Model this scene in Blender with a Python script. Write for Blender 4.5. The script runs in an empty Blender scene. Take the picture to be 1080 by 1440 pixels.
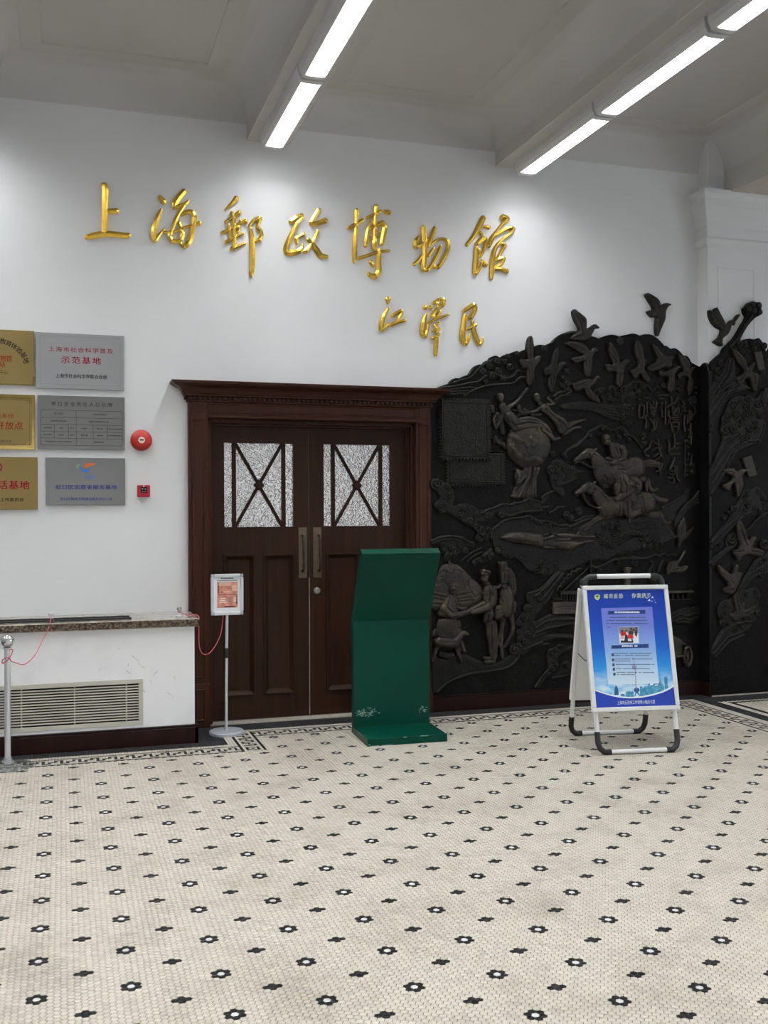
import bpy, math, random
import numpy as np
from mathutils import Matrix, Vector
random.seed(7); RNG = np.random.default_rng(7)
C = bpy.context.scene.collection
sc = bpy.context.scene
# ------------------------------------------------------------------ camera, light, exposure
CAM_H, F_PX, YAW, PITCH, ROLL = 1.63157, 1436.6, 0.306157, -0.0015987, -0.0038549
_f = np.array([math.sin(YAW)*math.cos(PITCH), math.cos(YAW)*math.cos(PITCH), math.sin(PITCH)])
_r = np.array([math.cos(YAW), -math.sin(YAW), 0.0]); _u = np.cross(_r, _f)
_r2 = _r*math.cos(ROLL)+_u*math.sin(ROLL); _u2 = -_r*math.sin(ROLL)+_u*math.cos(ROLL)
CAM_R = np.stack([_r2, -_u2, _f])
cam = bpy.data.cameras.new('camera'); cam_o = bpy.data.objects.new('camera', cam); C.objects.link(cam_o)
cam.sensor_fit = 'AUTO'; cam.sensor_width = 36.0; cam.lens = F_PX/1440*36.0; cam.clip_start = 0.05; cam.clip_end = 100
M4 = Matrix.Identity(4)
for i in range(3):
    M4[i][0], M4[i][1], M4[i][2] = _r2[i], _u2[i], -_f[i]
M4[2][3] = CAM_H
cam_o.matrix_world = M4
sc.camera = cam_o
w = bpy.data.worlds.new('world'); sc.world = w; w.use_nodes = True
w.node_tree.nodes['Background'].inputs[0].default_value = (0.8, 0.9, 1.0, 1)
w.node_tree.nodes['Background'].inputs[1].default_value = 1.0
sc.view_settings.view_transform = 'Standard'; sc.view_settings.look = 'None'
sc.view_settings.gamma = 1.0; sc.view_settings.use_curve_mapping = False
sc.view_settings.exposure = 0.32
LAMP_STRENGTH = 62.0      # fluorescent lenses
WINDOW_STRENGTH = 1.0     # daylight through the tall windows behind the camera
SIDE_FILL_STRENGTH = 3.8  # added fill light from the right, brightens the pilaster and nearby wall
VESTIBULE_STRENGTH = 0.8  # lit lobby behind the glazed doors

def ray(u, v): return CAM_R.T @ np.array([(u-540)/F_PX, (v-720)/F_PX, 1.0])
def on_y(u, v, Y):        # the point of the plane y = Y that the photograph shows at (u, v)
    d = ray(u, v); t = Y/d[1]; return (t*d[0], Y, CAM_H+t*d[2])
def on_x(u, v, X):
    d = ray(u, v); t = X/d[0]; return (X, t*d[1], CAM_H+t*d[2])

# ------------------------------------------------------------------ materials
def mat(name, col, rough=0.5, metal=0.0, var=0.0, vscale=6.0, bump=0.0, bscale=60.0, spec=0.5, emit=0.0, coat=0.0, col2=None, detail=4.0, lo=0.35, hi=0.65):
    m = bpy.data.materials.new(name); m.use_nodes = True
    nt = m.node_tree; b = nt.nodes['Principled BSDF']
    b.inputs['Base Color'].default_value = (*col, 1); b.inputs['Roughness'].default_value = rough
    b.inputs['Metallic'].default_value = metal; b.inputs['Specular IOR Level'].default_value = spec
    if coat: b.inputs['Coat Weight'].default_value = coat; b.inputs['Coat Roughness'].default_value = 0.15
    if emit: b.inputs['Emission Color'].default_value = (*col, 1); b.inputs['Emission Strength'].default_value = emit
    tc = nt.nodes.new('ShaderNodeTexCoord')
    if var or col2:
        n = nt.nodes.new('ShaderNodeTexNoise'); n.inputs['Scale'].default_value = vscale; n.inputs['Detail'].default_value = detail
        nt.links.new(tc.outputs['Object'], n.inputs['Vector'])
        r = nt.nodes.new('ShaderNodeValToRGB'); nt.links.new(n.outputs['Fac'], r.inputs['Fac'])
        c2 = col2 or tuple(c*(1-var) for c in col)
        r.color_ramp.elements[0].position = lo; r.color_ramp.elements[1].position = hi
        r.color_ramp.elements[0].color = (*c2, 1); r.color_ramp.elements[1].color = (*col, 1)
        nt.links.new(r.outputs['Color'], b.inputs['Base Color'])
    if bump:
        n2 = nt.nodes.new('ShaderNodeTexNoise'); n2.inputs['Scale'].default_value = bscale; n2.inputs['Detail'].default_value = 3
        nt.links.new(tc.outputs['Object'], n2.inputs['Vector'])
        bp = nt.nodes.new('ShaderNodeBump'); bp.inputs['Strength'].default_value = bump; bp.inputs['Distance'].default_value = 0.005
        nt.links.new(n2.outputs['Fac'], bp.inputs['Height']); nt.links.new(bp.outputs['Normal'], b.inputs['Normal'])
    return m

def wood(name, c1, c2, rough=0.32):
    m = mat(name, c1, rough, bump=0.05, bscale=40); nt = m.node_tree; b = nt.nodes['Principled BSDF']; b.inputs['Specular IOR Level'].default_value = 0.15
    tc = nt.nodes.new('ShaderNodeTexCoord'); mp = nt.nodes.new('ShaderNodeMapping'); mp.inputs['Scale'].default_value = (26, 26, 1.6)
    n = nt.nodes.new('ShaderNodeTexNoise'); n.inputs['Scale'].default_value = 1.0; n.inputs['Detail'].default_value = 6
    r = nt.nodes.new('ShaderNodeValToRGB'); r.color_ramp.elements[0].color = (*c2, 1); r.color_ramp.elements[1].color = (*c1, 1)
    r.color_ramp.elements[0].position = 0.3; r.color_ramp.elements[1].position = 0.7
    nt.links.new(tc.outputs['Object'], mp.inputs[0]); nt.links.new(mp.outputs[0], n.inputs['Vector']); nt.links.new(n.outputs['Fac'], r.inputs['Fac'])
    nt.links.new(r.outputs['Color'], b.inputs['Base Color'])
    return m

def wear(m, amount, lo=0.47, hi=0.56):      # rubbed, dusty high points; colour darkened in the hollows for contrast
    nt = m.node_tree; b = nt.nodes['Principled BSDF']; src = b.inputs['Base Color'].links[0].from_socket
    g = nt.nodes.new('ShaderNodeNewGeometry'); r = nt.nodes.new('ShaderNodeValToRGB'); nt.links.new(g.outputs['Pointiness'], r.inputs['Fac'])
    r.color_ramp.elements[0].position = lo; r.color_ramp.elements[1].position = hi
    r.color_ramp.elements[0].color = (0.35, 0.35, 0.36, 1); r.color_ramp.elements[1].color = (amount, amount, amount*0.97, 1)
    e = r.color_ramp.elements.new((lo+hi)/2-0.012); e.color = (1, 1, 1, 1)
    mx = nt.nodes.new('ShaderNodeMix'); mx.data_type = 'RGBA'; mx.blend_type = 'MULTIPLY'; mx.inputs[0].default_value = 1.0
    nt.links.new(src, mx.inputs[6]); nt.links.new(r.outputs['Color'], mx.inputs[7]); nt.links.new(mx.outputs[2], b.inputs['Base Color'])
def tile_mat(name, col, rough, var):
    m = bpy.data.materials.new(name); m.use_nodes = True; nt = m.node_tree; b = nt.nodes['Principled BSDF']
    b.inputs['Roughness'].default_value = rough; b.inputs['Specular IOR Level'].default_value = 0.35 if col[0] > 0.2 else 0.12
    at = nt.nodes.new('ShaderNodeAttribute'); at.attribute_name = 'tone'
    oi = nt.nodes.new('ShaderNodeObjectInfo')
    tone = nt.nodes.new('ShaderNodeMath'); tone.operation = 'ADD'
    nt.links.new(at.outputs['Fac'], tone.inputs[0]); nt.links.new(oi.outputs['Random'], tone.inputs[1])
    fr = nt.nodes.new('ShaderNodeMath'); fr.operation = 'FRACT'; nt.links.new(tone.outputs[0], fr.inputs[0])
    r = nt.nodes.new('ShaderNodeValToRGB'); nt.links.new(fr.outputs[0], r.inputs['Fac'])
    r.color_ramp.elements[0].color = (*[c*(1-var) for c in col], 1); r.color_ramp.elements[1].color = (*col, 1)
    e = r.color_ramp.elements.new(0.25); e.color = (*[c*(1-var*0.45) for c in col], 1)
    ge = nt.nodes.new('ShaderNodeNewGeometry')
    n = nt.nodes.new('ShaderNodeTexNoise'); n.inputs['Scale'].default_value = 2.2; n.inputs['Detail'].default_value = 5; n.inputs['Roughness'].default_value = 0.65
    nt.links.new(ge.outputs['Position'], n.inputs['Vector'])
    r2 = nt.nodes.new('ShaderNodeValToRGB'); nt.links.new(n.outputs['Fac'], r2.inputs['Fac'])
    r2.color_ramp.elements[0].position = 0.30; r2.color_ramp.elements[1].position = 0.52
    r2.color_ramp.elements[0].color = (0.76, 0.74, 0.72, 1); r2.color_ramp.elements[1].color = (1, 1, 1, 1)
    mx = nt.nodes.new('ShaderNodeMix'); mx.data_type = 'RGBA'; mx.blend_type = 'MULTIPLY'; mx.inputs[0].default_value = 1.0
    nt.links.new(r.outputs['Color'], mx.inputs[6]); nt.links.new(r2.outputs['Color'], mx.inputs[7])
    nt.links.new(mx.outputs[2], b.inputs['Base Color'])
    return m

MAT = dict(
    wall=mat('white_plaster', (0.80, 0.80, 0.805), 0.7, var=0.05, vscale=1.3, bump=0.06, bscale=25, spec=0.3),
    cabinet_white=mat('scuffed_white_paint', (0.86, 0.86, 0.865), 0.55, var=0.07, vscale=5.0, bump=0.05, bscale=30, spec=0.3, lo=0.25, hi=0.42),
    ceiling=mat('ceiling_paint', (0.63, 0.612, 0.592), 0.75, var=0.05, vscale=0.9, spec=0.2),
    cove=mat('cove_paint', (0.66, 0.65, 0.64), 0.75, var=0.04, vscale=1.3, spec=0.2),
    beam=mat('beam_paint', (0.62, 0.605, 0.585), 0.75, var=0.04, vscale=2, spec=0.2),
    soffit=mat('tan_soffit', (0.62, 0.55, 0.50), 0.8, var=0.1, vscale=12, bump=0.2, bscale=40),
    wood=wood('dark_mahogany', (0.031, 0.0128, 0.0060), (0.020, 0.0080, 0.0040), 0.42),
    wood_frame=wood('red_mahogany', (0.050, 0.0165, 0.0095), (0.032, 0.0105, 0.0062), 0.40),
    wood_base=wood('baseboard_varnish', (0.019, 0.0058, 0.0042), (0.012, 0.0038, 0.003), 0.33),
    bronze=mat('dark_bronze', (0.0066, 0.0061, 0.0058), 0.46, metal=0.0, var=0.35, vscale=9, bump=0.9, bscale=55, spec=0.08),
    bronze_edge=mat('bronze_cloud', (0.0125, 0.0117, 0.0110), 0.42, var=0.3, vscale=14, bump=0.85, bscale=70, spec=0.12),
    bronze_brown=mat('brown_bronze', (0.040, 0.030, 0.021), 0.42, col2=(0.0125, 0.0115, 0.0100), vscale=7.5, bump=0.8, bscale=75, spec=0.22, lo=0.38, hi=0.66),
    bronze_bird=mat('bird_bronze', (0.020, 0.0175, 0.015), 0.42, var=0.3, vscale=20, bump=0.6, bscale=80, spec=0.16),
    bronze_black=mat('black_bronze', (0.006, 0.006, 0.007), 0.30, var=0.3, vscale=12, bump=0.2, bscale=50, spec=0.12),
    gold=mat('gold_leaf', (0.86, 0.56, 0.10), 0.27, metal=1.0, var=0.10, vscale=30, bump=0.04, bscale=120),
    tile_cream=tile_mat('cream_tile', (0.515, 0.468, 0.395), 0.42, 0.17),
    tile_white=tile_mat('white_tile', (0.60, 0.595, 0.59), 0.38, 0.08),
    tile_black=tile_mat('black_tile', (0.012, 0.012, 0.0125), 0.42, 0.35),
    tile_grey=tile_mat('charcoal_tile', (0.027, 0.027, 0.030), 0.45, 0.3),
    grout=mat('grout', (0.095, 0.085, 0.072), 0.85, var=0.3, vscale=4),
    marble=mat('brown_marble', (0.21, 0.155, 0.11), 0.15, col2=(0.035, 0.024, 0.016), vscale=55, detail=10, coat=0.2, lo=0.42, hi=0.68),
    marble_top=mat('worn_marble', (0.44, 0.40, 0.35), 0.2, col2=(0.20, 0.165, 0.13), vscale=16, detail=9, coat=0.2),
    grille=mat('grille_paint', (0.52, 0.50, 0.43), 0.45, var=0.08, vscale=9),
    scuff=mat('scuff', (0.38, 0.38, 0.39), 0.7, var=0.3, vscale=60),
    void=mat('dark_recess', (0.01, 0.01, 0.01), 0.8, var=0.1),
    green=mat('green_lacquer', (0.0002, 0.046, 0.0285), 0.34, var=0.12, vscale=2.5, spec=0.15),
    chip=mat('chipped_paint', (0.33, 0.50, 0.45), 0.7, var=0.3, vscale=50),
    alu=mat('silver_aluminium', (0.70, 0.71, 0.73), 0.32, metal=0.65, var=0.05, vscale=20),
    whitemetal=mat('white_metal', (0.70, 0.70, 0.70), 0.35, var=0.05, vscale=20),
    chrome=mat('chrome', (0.72, 0.72, 0.74), 0.12, metal=1.0, var=0.05, vscale=30),
    basegrey=mat('grey_base', (0.42, 0.44, 0.48), 0.35, var=0.08, vscale=30),
    blackplastic=mat('black_plastic', (0.012, 0.013, 0.015), 0.42, var=0.2, vscale=30),
    rubber=mat('black_rod', (0.010, 0.009, 0.010), 0.5, var=0.2, vscale=30),
    brass=mat('aged_brass', (0.16, 0.115, 0.075), 0.38, metal=0.6, var=0.2, vscale=30),
    brass_dark=mat('dark_brass', (0.055, 0.042, 0.030), 0.32, metal=0.7, var=0.2, vscale=30),
    nickel=mat('nickel', (0.45, 0.44, 0.40), 0.3, metal=0.8, var=0.1, vscale=40),
    plaque_gold=mat('gold_plaque', (0.27, 0.192, 0.066), 0.32, metal=0.5, var=0.12, vscale=3, spec=0.5),
    plaque_gold_shiny=mat('polished_gold', (0.60, 0.42, 0.13), 0.14, metal=0.95, var=0.1, vscale=9, bump=0.2, bscale=9),
    plaque_silver=mat('silver_plaque', (0.30, 0.30, 0.305), 0.5, metal=0.2, var=0.06, vscale=3),
    plaque_steel=mat('steel_plaque', (0.19, 0.187, 0.18), 0.22, metal=0.35, var=0.08, vscale=3, bump=0.03, bscale=5),
    red_text=mat('red_text', (0.25, 0.003, 0.016), 0.7, spec=0.08, var=0.05), red_gold_text=mat('red_text_on_gold', (0.27, 0.012, 0.004), 0.7, spec=0.08, var=0.05),
    black_text=mat('black_text', (0.015, 0.014, 0.013), 0.5, spec=0.08, var=0.05), blue_text=mat('blue_text', (0.010, 0.012, 0.15), 0.6, spec=0.08, var=0.05),
    line=mat('engraved_line', (0.03, 0.03, 0.032), 0.5, spec=0.08, var=0.05),
    bell=mat('red_bell', (0.42, 0.016, 0.010), 0.35, var=0.08, vscale=20), call=mat('red_call_box', (0.36, 0.004, 0.022), 0.35, var=0.08, vscale=20),
    label=mat('bell_label', (0.75, 0.68, 0.55), 0.5, var=0.1, vscale=80), clear=mat('clear_cover', (0.55, 0.56, 0.57), 0.2, var=0.05),
    paper=mat('white_paper', (0.84, 0.84, 0.86), 0.45, var=0.02), orange=mat('orange_print', (0.66, 0.30, 0.21), 0.4, col2=(0.50, 0.17, 0.11), vscale=38),
    peach=mat('peach_print', (0.80, 0.50, 0.38), 0.4, var=0.15, vscale=60), darkred=mat('maroon_print', (0.16, 0.035, 0.03), 0.4, var=0.2, vscale=60),
    navy_ink=mat('navy_ink', (0.035, 0.045, 0.11), 0.4, var=0.2, vscale=60),
    navy=mat('navy_print', (0.005, 0.035, 0.17), 0.35, var=0.05), blue=mat('blue_print', (0.006, 0.035, 0.34), 0.35, var=0.05),
    whiteprint=mat('white_print', (0.78, 0.82, 0.84), 0.35, var=0.02), yellowprint=mat('yellow_print', (0.55, 0.60, 0.14), 0.35, var=0.05),
    paleyellow=mat('pale_yellow_print', (0.62, 0.66, 0.42), 0.35, var=0.05),
    skyline=mat('skyline_print', (0.02, 0.16, 0.32), 0.35, col2=(0.10, 0.38, 0.55), vscale=60), skyline_dark=mat('tower_print', (0.02, 0.10, 0.24), 0.35, var=0.3, vscale=80),
    mauve=mat('mauve_print', (0.28, 0.30, 0.55), 0.35, var=0.2, vscale=60),
    red_print=mat('red_print', (0.55, 0.02, 0.02), 0.4, var=0.3, vscale=60), dark_print=mat('dark_print', (0.03, 0.03, 0.045), 0.4, var=0.2, vscale=60), skin_print=mat('pale_print', (0.70, 0.48, 0.42), 0.4, var=0.1),
    grey_print=mat('grey_print', (0.20, 0.19, 0.20), 0.4, var=0.1, vscale=40),
    pink=mat('pink_cord', (0.62, 0.10, 0.13), 0.6, var=0.2, vscale=200),
    pale_stone=mat('pale_threshold', (0.42, 0.38, 0.32), 0.6, var=0.2, vscale=20),
    vestibule=mat('lobby_paint', (0.75, 0.74, 0.74), 0.7, var=0.25, vscale=3),
    white_box=mat('white_enamel', (0.80, 0.80, 0.79), 0.35, var=0.03),
    orange_logo=mat('orange_logo', (0.75, 0.16, 0.03), 0.4, var=0.3, vscale=30), blue_logo=mat('blue_logo', (0.02, 0.14, 0.50), 0.4, var=0.2, vscale=30), green_logo=mat('green_logo', (0.10, 0.34, 0.12), 0.4, var=0.3, vscale=30),
)
def lamp_mat(name, col, s):
    m = mat(name, col, 0.4, emit=0); nt = m.node_tree; b = nt.nodes['Principled BSDF']
    b.inputs['Emission Color'].default_value = (*col, 1); b.inputs['Emission Strength'].default_value = s
    return m
MAT['lens'] = lamp_mat('lit_lens', (0.955, 0.985, 1.0), LAMP_STRENGTH)
MAT['daylight'] = lamp_mat('daylit_pane', (0.86, 0.93, 1.0), WINDOW_STRENGTH)
MAT['side_fill'] = lamp_mat('side_fill_pane', (0.90, 0.95, 1.0), SIDE_FILL_STRENGTH)
MAT['lobby_light'] = lamp_mat('lobby_light', (0.95, 0.97, 1.0), VESTIBULE_STRENGTH)
def glass_mat():
    m = bpy.data.materials.new('hammered_glass'); m.use_nodes = True; nt = m.node_tree; b = nt.nodes['Principled BSDF']
    b.inputs['Base Color'].default_value = (0.93, 0.92, 0.90, 1); b.inputs['Roughness'].default_value = 0.2
    b.inputs['Transmission Weight'].default_value = 0.9; b.inputs['IOR'].default_value = 1.45
    tc = nt.nodes.new('ShaderNodeTexCoord'); v = nt.nodes.new('ShaderNodeTexVoronoi'); v.inputs['Scale'].default_value = 85
    v.feature = 'SMOOTH_F1'; v.inputs['Smoothness'].default_value = 0.35
    nt.links.new(tc.outputs['Object'], v.inputs['Vector'])
    bp = nt.nodes.new('ShaderNodeBump'); bp.inputs['Strength'].default_value = 1.0; bp.inputs['Distance'].default_value = 0.013
    nt.links.new(v.outputs['Distance'], bp.inputs['Height']); nt.links.new(bp.outputs['Normal'], b.inputs['Normal'])
    return m
MAT['glass'] = glass_mat()
def acrylic_mat():
    m = bpy.data.materials.new('clear_acrylic'); m.use_nodes = True; b = m.node_tree.nodes['Principled BSDF']
    b.inputs['Base Color'].default_value = (0.85, 0.87, 0.88, 1); b.inputs['Roughness'].default_value = 0.08
    b.inputs['Transmission Weight'].default_value = 0.9; b.inputs['IOR'].default_value = 1.3
    return m
MAT['acrylic'] = acrylic_mat()

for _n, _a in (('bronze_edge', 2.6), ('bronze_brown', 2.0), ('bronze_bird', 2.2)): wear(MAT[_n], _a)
# ------------------------------------------------------------------ object helpers
WM = {}
def world_of(o): return WM.get(o.name, Matrix.Identity(4))
def link(name, me, m=None, parent=None):
    o = bpy.data.objects.new(name, me); C.objects.link(o)
    if m is not None and me is not None:
        me.materials.clear(); me.materials.append(MAT[m] if isinstance(m, str) else m)
    if parent is not None:
        o.parent = parent; o.matrix_parent_inverse = world_of(parent).inverted()
    return o
def tag(o, label=None, cat=None, group=None, kind=None):
    if label: o['label'] = label
    if cat: o['category'] = cat
    if group: o['group'] = group
    if kind: o['kind'] = kind
    return o
def thing(name, label, cat, loc=(0, 0, 0), rotz=0.0, group=None, kind=None):
    o = bpy.data.objects.new(name, None); C.objects.link(o); o.location = loc; o.rotation_euler = (0, 0, rotz)
    o.empty_display_size = 0.1
    WM[o.name] = Matrix.Translation(loc) @ Matrix.Rotation(rotz, 4, 'Z')
    return tag(o, label, cat, group, kind)
class MB:
    def __init__(s): s.v = []; s.f = []; s.xf = None
    def add(s, vs, fs):
        n = len(s.v)
        if s.xf is not None: vs = [tuple(s.xf @ Vector(p)) for p in vs]
        s.v += [tuple(p) for p in vs]; s.f += [tuple(i+n for i in f) for f in fs]; return s
    def box(s, x0, x1, y0, y1, z0, z1):
        return s.add([(x0,y0,z0),(x1,y0,z0),(x1,y1,z0),(x0,y1,z0),(x0,y0,z1),(x1,y0,z1),(x1,y1,z1),(x0,y1,z1)],
                     [(0,3,2,1),(4,5,6,7),(0,1,5,4),(1,2,6,5),(2,3,7,6),(3,0,4,7)])
    def prism(s, poly, axis, a, b):     # poly: 2-D points; axis the extrusion axis
        n = len(poly)
        def P(p, t): return {'x': (t, p[0], p[1]), 'y': (p[0], t, p[1]), 'z': (p[0], p[1], t)}[axis]
        return s.add([P(p, a) for p in poly]+[P(p, b) for p in poly],
                     [tuple(range(n)), tuple(range(2*n-1, n-1, -1))]+[(i, i+n, (i+1) % n+n, (i+1) % n) for i in range(n)])
    def tube(s, pts, r, n=10, cap=True):
        pts = [Vector(p) for p in pts]; rs = r if isinstance(r, (list, tuple)) else [r]*len(pts)
        vs = []; fs = []; prev = None
        for i, p in enumerate(pts):
            t = (pts[min(i+1, len(pts)-1)]-pts[max(i-1, 0)]).normalized()
            if prev is None:
                up = Vector((0, 0, 1)) if abs(t.z) < 0.9 else Vector((1, 0, 0))
                a = t.cross(up).normalized()
            else: a = (prev-t*prev.dot(t)).normalized()
            prev = a; b = t.cross(a)
            for k in range(n):
                an = 2*math.pi*k/n; vs.append(tuple(p+(a*math.cos(an)+b*math.sin(an))*rs[i]))
        for i in range(len(pts)-1):
            for k in range(n):
                k2 = (k+1) % n; fs.append((i*n+k, i*n+k2, (i+1)*n+k2, (i+1)*n+k))
        if cap: fs += [tuple(range(n-1, -1, -1)), tuple(range((len(pts)-1)*n, len(pts)*n))]
        return s.add(vs, fs)
    def lathe(s, prof, c=(0, 0, 0), n=24, axis='z'):
        vs = []; fs = []
        for r, h in prof:
            for k in range(n):
                a = 2*math.pi*k/n; x, y = r*math.cos(a), r*math.sin(a)
                vs.append({'z': (c[0]+x, c[1]+y, c[2]+h), 'y': (c[0]+x, c[1]+h, c[2]+y), 'x': (c[0]+h, c[1]+x, c[2]+y)}[axis])
        for i in range(len(prof)-1):
            for k in range(n):
                k2 = (k+1) % n; fs.append((i*n+k, i*n+k2, (i+1)*n+k2, (i+1)*n+k))
        fs += [tuple(range(n-1, -1, -1)), tuple(range((len(prof)-1)*n, len(prof)*n))]
        return s.add(vs, fs)
    def frame(s, x0, x1, z0, z1, y0, y1, t):      # rectangular ring in the x-z plane
        s.box(x0, x1, y0, y1, z1-t, z1); s.box(x0, x1, y0, y1, z0, z0+t)
        s.box(x0, x0+t, y0, y1, z0+t, z1-t); s.box(x1-t, x1, y0, y1, z0+t, z1-t); return s
    def molding(s, x0, x1, z0, z1, prof):         # picture-frame moulding: prof = (inset, y) pairs from the outside in
        vs = []; n = len(prof)
        for e, y in prof: vs += [(x0+e, y, z0+e), (x1-e, y, z0+e), (x1-e, y, z1-e), (x0+e, y, z1-e)]
        fs = [(4*i+k, 4*i+(k+1) % 4, 4*i+4+(k+1) % 4, 4*i+4+k) for i in range(n-1) for k in range(4)]
        return s.add(vs, fs)
    def build(s, name, m, parent=None, bevel=0.0, smooth=False, seg=1):
        me = bpy.data.meshes.new(name); me.from_pydata(s.v, [], s.f); me.update()
        import bmesh
        bm = bmesh.new(); bm.from_mesh(me); bmesh.ops.recalc_face_normals(bm, faces=bm.faces); bm.to_mesh(me); bm.free()
        if smooth:
            for p in me.polygons: p.use_smooth = True
            me.set_sharp_from_angle(angle=math.radians(38))
        o = link(name, me, m, parent)
        if bevel:
            bv = o.modifiers.new('bevel', 'BEVEL'); bv.width = bevel; bv.segments = seg; bv.limit_method = 'ANGLE'; bv.angle_limit = math.radians(40)
        return o
def np_mesh(name, verts, quads=None, tris=None, ngons=None):
    me = bpy.data.meshes.new(name); arrs = [a for a in (ngons, quads, tris) if a is not None and len(a)]
    me.vertices.add(len(verts)); me.vertices.foreach_set('co', np.asarray(verts, np.float32).ravel())
    nl = sum(a.size for a in arrs); nf = sum(len(a) for a in arrs)
    me.loops.add(nl); me.polygons.add(nf)
    me.loops.foreach_set('vertex_index', np.concatenate([a.ravel() for a in arrs]).astype(np.int32))
    st = []; off = 0
    for a in arrs:
        st.append(off+np.arange(len(a))*a.shape[1]); off += a.size
    me.polygons.foreach_set('loop_start', np.concatenate(st).astype(np.int32))
    me.update(calc_edges=True)
    return me

# ---- writing: text set with the built-in font, turned into mesh
def text(s, size, m, parent, xf, name='lettering', align='CENTER', width=None, bold=0.0, space=1.0, shear=0.0, label=None):
    cu = bpy.data.curves.new('lettering', 'FONT'); cu.body = s; cu.size = size; cu.align_x = align; cu.align_y = 'CENTER'
    cu.resolution_u = 2; cu.space_character = space; cu.shear = shear
    to = bpy.data.objects.new('tmp', cu); me = bpy.data.meshes.new_from_object(to)
    bpy.data.objects.remove(to); bpy.data.curves.remove(cu)
    if bold and len(me.vertices):          # heavier strokes: the outline set again, a hair to each side
        import bmesh
        bm = bmesh.new()
        for k, (ax, az) in enumerate(((-1, 0.4), (1, 0.4), (0, -0.6))):
            m2 = me.copy(); m2.transform(Matrix.Translation((ax*bold, az*bold, 0.00005*k))); bm.from_mesh(m2); bpy.data.meshes.remove(m2)
        bm.to_mesh(me); bm.free()
    n = len(me.vertices)
    co = np.empty(n*3, np.float32); me.vertices.foreach_get('co', co); co = co.reshape(-1, 3)
    if n and width:
        lo, hi = co[:, 0].min(), co[:, 0].max(); co[:, 0] = (co[:, 0]-(lo+hi)/2)*width/(hi-lo)
    out = np.stack([co[:, 0], -co[:, 2], co[:, 1]], 1)        # x right, z up, facing -y
    M = np.array(xf); out = out @ M[:3, :3].T + M[:3, 3]
    me.vertices.foreach_set('co', out.astype(np.float32).ravel()); me.update()
    return link(name, me, m, parent)

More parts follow.
